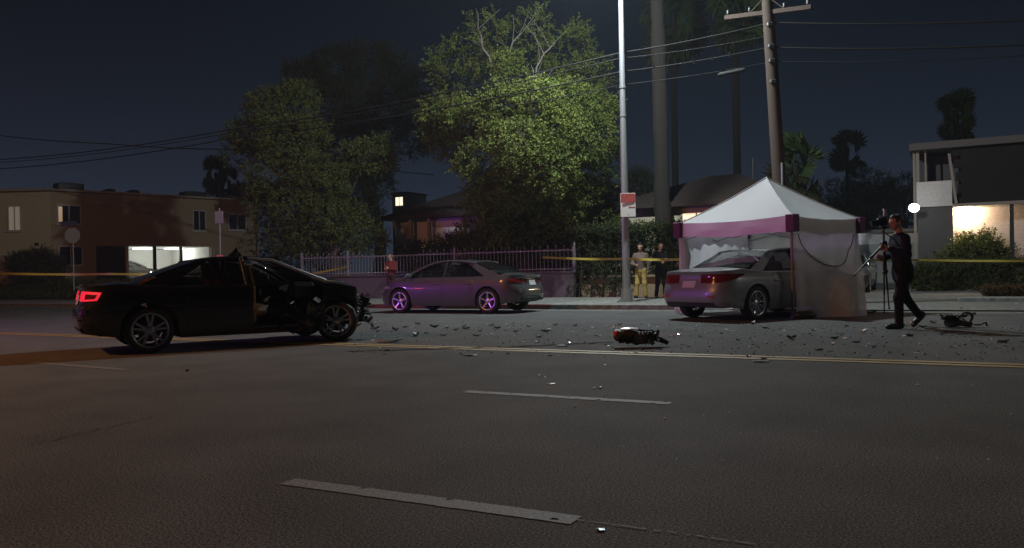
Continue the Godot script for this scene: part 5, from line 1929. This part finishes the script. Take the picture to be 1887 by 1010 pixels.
func tent():
	var d1 = Vector3(0.6186, 0, 0.7857); var d2 = Vector3(0.7857, 0, -0.6186)
	var N = G(1463, 587); N.y = 0
	var s = 2.85
	var o = thing("tent", "white pop-up tent with purple valance sheltering the silver car", "tent", N)
	var near = Vector3.ZERO
	var left = -d1 * s
	var right = d2 * 2.5
	var back = left + right
	var c = back / 2
	var eave = 2.06; var top = 3.02
	var ring = [near, right, back, left]
	for i in 4:
		var a = ring[i]; var b = ring[(i + 1) % 4]
		var st := S()
		var rows = []
		for k in 13:
			var v = k / 12.0
			var row = []
			for j in 17:
				var u = j / 16.0
				var e = a.lerp(b, u)
				var q = e.lerp(c, v)
				q.y = eave + (top - eave) * (0.8 * v + 0.2 * v * v) - 0.05 * sin(PI * u) * (1 - v) - 0.04 * sin(PI * u) * sin(PI * v) + 0.006 * sin(u * 23.0 + v * 7.0) * sin(PI * u) * (1 - v)
				row.append(q)
			rows.append(row)
		grid(st, rows)
		obj("roof_panel", st, M.canvas, o)
		st = S()
		var hip = []
		for k in 13: hip.append(rows[k][0] + Vector3(0, 0.006, 0))
		tube(st, hip, 0.014, 6)
		obj("roof_seam", st, M.canvas, o)
		var outw = ((a + b) / 2 - c).normalized()
		st = S()
		var rows2 = []
		for k in 5:
			var row = []
			for j in 25:
				var u = j / 24.0
				var q = a.lerp(b, u) + outw * (0.012 + 0.012 * sin(u * 17.0) * (k / 4.0))
				q.y = eave - 0.05 * sin(PI * u) - 0.31 * k / 4.0 + 0.012 * sin(u * 11.0) * (k / 4.0)
				row.append(q)
			rows2.append(row)
		grid(st, rows2)
		obj("valance", st, M.purple if i == 3 else M.valance_grey, o)
		# purple corner band
		st = S()
		var bd = outw
		bx(st, a + (a - c).normalized() * 0.02 + Vector3(0, eave - 0.16, 0), Vector3(0.2, 0.35, 0.2), Basis(d2, Vector3.UP, d1), 0.012)
		obj("corner_band", st, M.purple_dark, o)
		st = S()
		var inn = a.lerp(c, 0.03)
		bx(st, inn + Vector3(0, eave / 2 - 0.02, 0), Vector3(0.045, eave, 0.045), Basis(d2, Vector3.UP, d1), 0.006)
		bx(st, inn + Vector3(0, 0.008, 0), Vector3(0.13, 0.016, 0.13), Basis(d2, Vector3.UP, d1))
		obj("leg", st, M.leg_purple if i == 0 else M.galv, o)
		# scissor bars under the eave
		st = S()
		var a2 = a.lerp(c, 0.04); var b2 = b.lerp(c, 0.04)
		for k in 2:
			var p0 = a2.lerp(b2, k * 0.5); var p1 = a2.lerp(b2, k * 0.5 + 0.5)
			bar(st, p0 + Vector3(0, 1.95, 0), p1 + Vector3(0, 1.66, 0), 0.025, 0.014)
			bar(st, p0 + Vector3(0, 1.66, 0) + outw * 0.02, p1 + Vector3(0, 1.95, 0) + outw * 0.02, 0.025, 0.014)
		obj("scissor_bar", st, M.galv, o)
	var st := S()
	tube(st, [c + Vector3(0, 2.0, 0), c + Vector3(0, top - 0.01, 0)], 0.03, 8)
	obj("centre_post", st, M.galv, o)
	# side walls: the right one hangs over the car's nose
	st = S()
	var hang = func(u, v): return 0.02 + 0.62 * exp(-pow((u - 0.6) / 0.3, 2.0)) * smoothstep(0.75, 0.15, v) + 0.04 * sin(u * 5.0 + v * 6.0) * (1 - v) + 0.012 * sin(u * 31.0 + 9.0 * v) * sin(v * 11.0 + u * 6.0) - 0.05 * sin(PI * u) * smoothstep(0.4, 1.0, v)
	fold_grid(st, near, right, 0.0, eave - 0.06, d1, 0.018, 5.0, hang, 60, 30)
	obj("side_wall", st, M.sheer, o)
	st = S()
	fold_grid(st, left + d2 * 0.05, back, 0.05, eave - 0.03, -d1, 0.03, 7.0, func(u, v): return 0.1 * sin(u * 9.0 - v * 4.0) * (1 - v) - 0.05)
	obj("side_wall", st, M.tent_wall, o)
	st = S()
	fold_grid(st, back, right, 0.05, eave - 0.03, d2, 0.05, 6.0, func(u, v): return 0.06 * sin(u * 7.0 + v * 5.0) * (1 - v))
	obj("side_wall", st, M.tent_wall, o)
	# rolled curtain tied to the left leg
	st = S()
	tube(st, [left + Vector3(0.05, 1.75, 0), left + Vector3(0.1, 1.3, 0.03), left + Vector3(0.06, 0.8, 0), left + Vector3(0.1, 0.05, 0.02)], [0.09, 0.13, 0.1, 0.15], 12)
	obj("tied_curtain", st, M.canvas, o)
	# swag of cord along the right wall
	st = S()
	var pts = []
	for i in 15:
		var u = i / 14.0
		var uu = 0.06 + 0.86 * u
		var yy = 1.68 - 0.66 * pow(sin(PI * u), 0.8)
		pts.append(near.lerp(right, uu) + d1 * (0.02 + hang.call(uu, yy / 2.0) + 0.018 * sin(uu * 5.0 * TAU + 1.3 * sin(uu * 7.0)) * (0.35 + 0.65 * (1 - yy / 2.0))) + Vector3(0, yy, 0))
	tube(st, pts, 0.009, 5)
	obj("cord", st, M.cable, o)
	# sandbag at the near leg
	st = S()
	ball(st, Vector3(0.18, 0.07, 0.12), Vector3(0.24, 0.09, 0.12), 12)
	tag(obj("sandbag", st, M.trim), "dark sandbag lying against the tent's near leg", "sandbag")
	get_child(get_child_count() - 1).position = N

func people():
	var skin = Color(0.36, 0.2, 0.14)
	# the man with the tripod
	var f = G(1667, 605)
	var ground_y = Vector3(f.x, 0, f.z)
	var dn = Vector3(0, -1, 0)
	var walk = {"hip": [0.02, 0.93, 0], "chest": [0.045, 1.27, 0], "neck": [0.06, 1.52, 0], "head": [0.1, 1.68, 0], "face": [0.95, -0.22, -0.1],
		"legs": [[[0.13, 0.49, -0.1], [0.13, 0.085, -0.1], [0.33, 0.035, -0.13], dn], [[-0.06, 0.5, 0.1], [-0.29, 0.2, 0.11], [-0.2, 0.04, 0.12], Vector3(-0.85, -0.5, 0)]],
		"arms": [[[0.06, 1.16, -0.25], [0.28, 1.27, -0.13], [1.0, 0.25, 0.25], [0.1, -0.3, 1.0], 0.9], [[0.1, 1.17, 0.24], [0.27, 1.12, 0.06], [1.0, 0.2, -0.3], [0.1, -0.3, -1.0], 0.9]]}
	person("person", "man in dark suit walking left with a tripod, right of the tent", ground_y, PI, 1.84, walk, skin, Color(0.012, 0.013, 0.02), Color(0.012, 0.013, 0.024), M.shoe, M.hair, 0.016, true)
	# tripod with a camera, held up clear of the ground
	var hand = ground_y + Vector3(-0.3, 1.32, -0.02)
	var o = thing("camera_tripod", "black camera tripod with spread legs held by the man in the suit", "tripod", hand)
	var st := S()
	bx(st, Vector3(0, 0.02, 0), Vector3(0.09, 0.16, 0.09), Basis(), 0.015)
	tube(st, [Vector3(0, -0.3, 0), Vector3(0, 0.3, 0)], 0.018, 8)
	obj("column", st, M.trim, o)
	for e in [Vector3(-0.52, -0.5, 0.06), Vector3(-0.06, -1.1, 0.1), Vector3(0.12, -1.05, -0.12)]:
		st = S()
		var top = Vector3(0, 0.05, 0)
		tube(st, [top, top + e * 0.45], 0.02, 8)
		tube(st, [top + e * 0.4, top + e * 0.75], 0.015, 8)
		tube(st, [top + e * 0.7, top + e], 0.011, 8)
		ball(st, top + e, Vector3.ONE * 0.018, 8)
		bx(st, top + e * 0.42, Vector3(0.05, 0.04, 0.05), Basis(), 0.008)
		obj("leg", st, M.trim, o)
	st = S()
	tube(st, [Vector3(-0.02, 0.26, 0), Vector3(0.16, 0.1, 0.08)], 0.011, 6)
	obj("pan_handle", st, M.trim, o)
	o = thing("video_camera", "black camera on top of the tripod beside the man's head", "camera", hand + Vector3(0, 0.3, 0))
	st = S()
	bx(st, Vector3(0, 0.02, 0), Vector3(0.1, 0.04, 0.1), Basis(), 0.008)
	bx(st, Vector3(-0.02, 0.12, 0), Vector3(0.15, 0.13, 0.09), Basis(Vector3.BACK, 0.2), 0.015)
	obj("body", st, M.black_plastic, o)
	st = S()
	tube(st, [Vector3(-0.08, 0.11, 0), Vector3(-0.2, 0.08, 0)], [0.045, 0.05], 14)
	obj("lens", st, M.black_plastic, o)
	st = S()
	bx(st, Vector3(0.02, 0.26, 0), Vector3(0.05, 0.12, 0.04), Basis(), 0.01)
	bx(st, Vector3(0.02, 0.2, 0), Vector3(0.02, 0.06, 0.02))
	obj("flash_unit", st, M.chrome_dull, o)
	# bystanders behind the tape
	var stand = {"hip": [0, 0.93, 0], "chest": [0.01, 1.27, 0], "neck": [0.02, 1.52, 0], "head": [0.04, 1.67, 0], "face": [1, -0.05, 0.1],
		"legs": [[[0.03, 0.49, -0.12], [0, 0.085, -0.15], [0.2, 0.035, -0.19], dn], [[0.04, 0.49, 0.12], [0.0, 0.085, 0.16], [0.2, 0.035, 0.2], dn]],
		"arms": [[[0.02, 1.14, -0.28], [0.12, 0.92, -0.24], [0.3, -0.9, 0.1], [0, 0, 1], 0.4], [[0.02, 1.14, 0.28], [0.22, 1.08, 0.1], [0.9, 0.1, -0.5], [0, 0, -1], 0.5]]}
	var q = rd(along(W(1182, 546, 24.3)), 24.3, 0.13)
	person("person", "person in yellow trousers standing right beside the lamp pole", q, -PI / 2 - 0.3, 1.7, stand, skin, Color(0.13, 0.1, 0.09), Color(0.36, 0.28, 0.09), M.shoe, M.hair, 0.022, false, "bystanders behind the tape")
	q = rd(along(W(1218, 546, 24.5)), 24.5, 0.13)
	var st2 = stand.duplicate(true)
	st2.arms = [[[0.06, 1.15, -0.25], [0.25, 1.2, -0.08], [0.8, 0.4, 0.4], [0, 0, 1], 0.8], [[0.06, 1.15, 0.25], [0.25, 1.14, 0.06], [0.8, 0.4, -0.4], [0, 0, -1], 0.8]]
	person("person", "person all in black beside the one in yellow trousers", q, -PI / 2 + 0.2, 1.72, st2, skin, Color(0.016, 0.016, 0.02), Color(0.014, 0.014, 0.02), M.shoe, M.hair, 0.022, false, "bystanders behind the tape")
	q = rd(along(W(722, 546, 24.4)), 24.4, 0.13)
	person("person", "person in a dark red jacket standing by the fence behind the grey car", q, -PI / 2 - 0.5, 1.68, st2, skin, Color(0.14, 0.03, 0.035), Color(0.04, 0.02, 0.03), M.shoe, M.hair, 0.022, false, "bystanders behind the tape")

func scatter_pieces(list, what, group, called, flat):
	var spots = [[668, 600, "by the wrecked car's torn front"], [760, 600, "below the grey car's front wheel"], [900, 600, "below the grey car's rear wheel"], [1010, 605, "left of the road's middle, below the hedge"], [1110, 615, "close left of the torn fairing"],
		[1250, 620, "between fairing and silver car"], [1380, 605, "below the silver car's rear wheel"], [1500, 610, "in front of the tent wall"], [1610, 625, "before the walking man's feet"], [1720, 605, "between walking man and engine"], [1060, 740, "round the middle lane dash"], [1400, 720, "in the empty near lane"]]
	var sets = {}
	for e in list:
		var best = 0
		for i in spots.size():
			if Vector2(e[0] - spots[i][0], (e[1] - spots[i][1]) * 2.0).length() < Vector2(e[0] - spots[best][0], (e[1] - spots[best][1]) * 2.0).length(): best = i
		if not sets.has(best): sets[best] = []
		sets[best].append(e)
	var nth = ["leftmost", "second", "third", "fourth", "fifth", "sixth", "seventh", "eighth", "ninth"]
	for k in sets:
		var g = sets[k]
		g.sort_custom(func(a, b): return a[0] < b[0])
		for i in g.size():
			var m = M.black_plastic
			if what == "pale chip": m = M.pale_plastic if rng.randf() < 0.6 or g[i][1] > 660 else M.chrome
			var first = "small " + what if g.size() == 1 else (nth[i] + (" small " if i == 0 else " from left, small ") + what)
			debris(g[i][0], g[i][1], g[i][2] * (1.4 if what == "pale chip" and g[i][1] < 660 else (1.3 if what == "black shard" else 1.0)), m, first + " " + spots[k][2], group, called, flat)

func wreckage():
	# front end of a motorcycle on its side
	var p = G(1178, 640)
	var o = thing("motorcycle_fairing", "torn motorcycle fairing with white top and red lamp in mid road", "wreckage", p)
	var st := S()
	var rows = []
	for i in 13:
		var t = i / 12.0
		var x = lerpf(-0.33, 0.06, t)
		var r = 0.1 * pow(sin(PI * (0.2 + 0.7 * t)), 0.7) * (1.0 + 0.12 * sin(i * 2.3))
		var row = []
		for k in 16:
			var a = TAU * k / 16
			row.append(Vector3(x + 0.05 * sin(a) * t, 0.115 + 0.06 * (1 - t) + r * sin(a) * 0.95, r * cos(a) * 1.25))
		rows.append(row)
	grid(st, rows, true)
	obj("shell", st, M.dark_red, o)
	st = S()
	rows = []
	for i in 7:
		var t = i / 6.0
		var row = []
		for k in 7:
			var u = k / 3.0 - 1.0
			row.append(Vector3(lerpf(-0.25, -0.02, t), 0.262 + 0.012 * sin(PI * t) - 0.02 * u * u, u * 0.075 * (0.7 + 0.3 * sin(PI * t))))
		rows.append(row)
	grid(st, rows)
	var top2 = []
	for row in rows:
		var rr = []
		for q in row: rr.append(q - Vector3(0, 0.012, 0))
		top2.append(rr)
	grid(st, top2)
	obj("white_cowl", st, M.pale_plastic, o)
	st = S()
	ball(st, Vector3(-0.31, 0.19, 0.05), Vector3(0.045, 0.04, 0.05), 12)
	obj("red_lamp", st, M.bike_lamp, o)
	st = S()
	bx(st, Vector3(0.0, 0.12, 0.06), Vector3(0.2, 0.14, 0.12), Basis(Vector3.BACK, 0.2), 0.02)
	for i in 5: bx(st, Vector3(0.02 + i * 0.035, 0.13, 0.06), Vector3(0.01, 0.17, 0.16), Basis(Vector3.BACK, 0.2))
	obj("finned_block", st, M.disc, o)
	st = S()
	tube(st, [Vector3(0.02, 0.2, 0), Vector3(0.16, 0.18, 0.02), Vector3(0.28, 0.1, 0.03), Vector3(0.38, 0.05, 0.04)], [0.05, 0.05, 0.035, 0.028], 8)
	tube(st, [Vector3(0.02, 0.12, -0.08), Vector3(0.18, 0.13, -0.06), Vector3(0.33, 0.06, -0.04)], [0.04, 0.035, 0.02], 8)
	obj("tail_frame", st, M.black_plastic, o)
	for i in 26:
		var e = obj("torn_plastic", shard(rng, rng.randf_range(0.06, 0.16), 1.2), M.black_plastic if i % 5 else M.chrome_dull, o)
		e.position = Vector3(rng.randf_range(-0.3, 0.33), rng.randf_range(0.05, 0.2), rng.randf_range(-0.06, 0.1))
		e.position.y = minf(e.position.y, 0.24 - 0.4 * maxf(0.0, e.position.x))
		e.rotation = Vector3(rng.randf() * 3, rng.randf() * 3, rng.randf() * 3)
	# engine and frame, right
	p = G(1768, 603)
	o = thing("motorcycle_wreck", "black motorcycle engine and frame remains with a bent hoop, right of the walking man", "wreckage", p)
	st = S()
	bx(st, Vector3(-0.1, 0.1, 0), Vector3(0.22, 0.16, 0.2), Basis(Vector3.BACK, 0.2), 0.03)
	bx(st, Vector3(0.08, 0.08, 0.02), Vector3(0.2, 0.12, 0.16), Basis(Vector3.BACK, -0.2), 0.03)
	for i in 6: bx(st, Vector3(-0.19 + i * 0.022, 0.22, 0), Vector3(0.008, 0.13, 0.18), Basis(Vector3.BACK, 0.5))
	obj("engine", st, M.black_plastic, o)
	st = S()
	var pts = []
	for i in 25: pts.append(Vector3(0.1 + 0.11 * cos(TAU * i / 24), 0.2 + 0.13 * sin(TAU * i / 24), 0.05 * sin(TAU * i / 24)))
	tube(st, pts, 0.022, 7, false)
	obj("hoop", st, M.black_plastic, o)
	st = S()
	tube(st, [Vector3(-0.15, 0.12, 0.05), Vector3(-0.28, 0.22, 0.05), Vector3(-0.32, 0.3, 0.02)], 0.018, 6)
	tube(st, [Vector3(0.1, 0.06, 0), Vector3(0.3, 0.05, 0.04), Vector3(0.42, 0.1, 0.02), Vector3(0.44, 0.02, 0.02)], 0.018, 6)
	tube(st, [Vector3(-0.2, 0.2, -0.08), Vector3(0.0, 0.27, -0.02), Vector3(0.12, 0.1, 0.0)], 0.016, 6)
	obj("frame_tube", st, M.black_plastic, o)
	for i in 14:
		var e = obj("torn_plastic", shard(rng, rng.randf_range(0.08, 0.16), 1.2), M.black_plastic if i % 6 else M.chrome_dull, o)
		e.position = Vector3(rng.randf_range(-0.32, 0.12), rng.randf_range(0.04, 0.26), rng.randf_range(-0.1, 0.1))
		e.rotation = Vector3(rng.randf() * 3, rng.randf() * 3, rng.randf() * 3)
	o.scale = Vector3(1, 0.72, 1)
	# pieces one can point at
	debris(717, 631, 62, M.black_plastic, "long thin black strip lying before the wrecked car's nose", "", "torn_strip", 0.12)
	debris(867, 656, 42, M.black_plastic, "flat black piece lying just inside the yellow line, left of centre", "", "debris_fragment", 0.1)
	debris(1034, 638, 30, M.black_plastic, "flat dark piece lying left of the torn fairing", "", "debris_fragment", 0.15)
	debris(766, 620, 16, M.black_plastic, "dark lump behind the long black strip by the wrecked car", "", "debris_fragment", 1.6)
	debris(678, 596, 22, M.black_plastic, "dark torn piece touching the wrecked car's front", "", "debris_fragment", 1.4)
	debris(1459, 625, 22, M.black_plastic, "black piece on the road before the silver car's rear wheel", "", "debris_fragment", 0.6)
	debris(1408, 662, 14, M.black_plastic, "dark piece lying on the yellow line right of the fairing", "", "debris_fragment", 0.5)
	debris(1402, 667, 42, M.black_plastic, "thin dark sliver beside the yellow line right of the fairing", "", "torn_strip", 0.08)
	debris(1590, 614, 18, M.pale_plastic, "pale crumpled piece at the tip of the walking man's front shoe", "", "debris_fragment", 1.0)
	debris(1576, 631, 26, M.black_plastic, "flat black plate in front of the walking man, near the yellow line", "", "debris_fragment", 0.15)
	debris(1846, 631, 30, M.black_plastic, "flat black piece near the right edge of the picture", "", "debris_fragment", 0.25)
	debris(1828, 627, 9, M.pale_plastic, "bright white chip beside the flat black piece at the right edge", "", "debris_fragment", 0.8)
	debris(1790, 581, 26, M.black_plastic, "low dark piece behind the motorcycle engine", "", "debris_fragment", 0.4)
	debris(1771, 572, 8, M.chrome, "shiny scrap above the motorcycle engine's hoop", "", "debris_fragment", 2.0)
	debris(1603, 578, 26, M.black_plastic, "dark scrap on the road at the tent's right corner", "", "debris_fragment", 0.4)
	debris(1677, 598, 10, M.pale_plastic, "bright white scrap under the walking man's raised foot", "", "debris_fragment", 1.0)
	debris(1387, 598, 15, M.black_plastic, "small dark piece just below the silver car's rear wheel", "", "debris_fragment", 1.0)
	debris(345, 686, 9, M.black_plastic, "lone black lump in the near lane below the wrecked car", "", "debris_fragment", 1.2)
	debris(1105, 979, 26, M.chrome_dull, "white scrap right of the nearest lane dash, closest to the camera", "", "debris_fragment", 0.04)
	debris(1014, 709, 20, M.pale_plastic, "flat pale sliver above the middle lane dash", "", "debris_fragment", 0.1)
	debris(1106, 717, 10, M.black_plastic, "small dark scrap above the right half of the middle lane dash", "", "debris_fragment", 0.8)
	debris(1689, 711, 11, M.pale_plastic, "pale chip in the empty near lane on the right", "", "debris_fragment", 0.3)
	debris(1564, 718, 10, M.pale_plastic, "pale chip in the near lane below the flat black plate", "", "debris_fragment", 0.3)
	debris(1250, 578, 20, M.pale_cloth, "white crumpled cloth by the silver car's far rear wheel", "", "crumpled_cloth", 1.4)
	debris(1093, 606, 8, M.pale_plastic, "white chip farthest back, left of the fairing", "", "debris_fragment", 1.0)
	debris(1131, 605, 9, M.pale_plastic, "white chip just behind the fairing's red lamp", "", "debris_fragment", 1.0)
	debris(1239, 620, 9, M.pale_plastic, "bright chip just right of the fairing's tail", "", "debris_fragment", 1.0)
	debris(1269, 640, 8, M.pale_plastic, "bright chip right of the fairing, nearer the yellow line", "", "debris_fragment", 1.0)
	debris(1047, 627, 8, M.pale_plastic, "bright chip behind the flat dark piece left of the fairing", "", "debris_fragment", 1.0)
	debris(1172, 651, 10, M.pale_plastic, "pale scrap between the fairing and the yellow line", "", "debris_fragment", 0.4)
	var dark = [[689, 608, 16], [729, 609, 14], [801, 604, 16], [840, 609, 12], [858, 607, 15], [817, 620, 9], [878, 620, 12], [917, 606, 12], [950, 612, 9], [993, 622, 12], [990, 632, 8], [1006, 612, 18], [936, 653, 10], [715, 647, 9], [905, 601, 9], [975, 603, 9], [1060, 601, 10], [1078, 610, 8], [1142, 600, 9], [1411, 606, 10], [1538, 625, 14], [1509, 646, 14], [1380, 658, 7], [1677, 620, 15], [1487, 579, 22], [1330, 615, 8], [1290, 622, 7], [1360, 628, 8], [1500, 610, 9], [1560, 602, 8], [1610, 640, 8], [1720, 596, 12], [1735, 618, 8], [1700, 604, 10], [770, 598, 10], [746, 604, 9], [884, 611, 8], [1022, 600, 8], [1100, 620, 7], [660, 601, 12]]
	scatter_pieces(dark, "black shard", "small black shards on the road", "plastic_shard", 0.55)
	var pale = [[763, 603, 6], [786, 615, 9], [824, 606, 9], [688, 629, 7], [697, 612, 8], [995, 694, 9], [1097, 717, 8], [1115, 674, 5], [1113, 733, 5], [1078, 746, 6], [1060, 750, 10], [1225, 773, 7], [1338, 609, 6], [1557, 625, 8], [1665, 621, 6], [1572, 743, 5], [1249, 618, 8], [1300, 615, 5], [1410, 632, 5], [1480, 618, 5], [1600, 636, 6], [1628, 640, 5], [1696, 634, 5], [1760, 640, 5], [1550, 618, 6], [1535, 634, 5], [960, 607, 6], [905, 617, 5], [1020, 633, 5], [1095, 612, 5], [1253, 617, 5], [1120, 639, 5], [1445, 611, 5], [1330, 632, 5], [618, 626, 5], [690, 622, 6]]
	scatter_pieces(pale, "pale chip", "small pale chips on the road", "pale_chip", 0.6)
	# glass crumbs
	st = S()
	bx(st, Vector3(0, 0.5, 0), Vector3(1, 1, 1))
	st.generate_normals()
	var xf = []; var tints = []
	for i in 900:
		var px = rng.randf_range(640, 1887)
		var q = G(px, 592 + 62 * pow(rng.randf(), 1.4) + (px - 640) * 0.008)
		var s = rng.randf_range(0.008, 0.024)
		xf.append(Transform3D(Basis(Vector3(rng.randf(), rng.randf(), rng.randf()).normalized(), rng.randf() * TAU).scaled(Vector3(s, s * 0.5, s * 0.8)), q))
		var v = 0.6 if rng.randf() < 0.3 else 0.02
		tints.append(Color(v, v, v * 1.05))
	for i in 60:
		var q = G(rng.randf_range(900, 1887), rng.randf_range(670, 860))
		var s = rng.randf_range(0.005, 0.012)
		xf.append(Transform3D(Basis(Vector3(rng.randf(), rng.randf(), rng.randf()).normalized(), rng.randf() * TAU).scaled(Vector3(s, s * 0.5, s * 0.8)), q))
		tints.append(Color(0.6, 0.6, 0.63))
	var cm := mt(1, 1, 1, 0.15)
	cm.vertex_color_use_as_albedo = true
	scatter("glass_crumbs", null, st.commit(), cm, xf, tints)
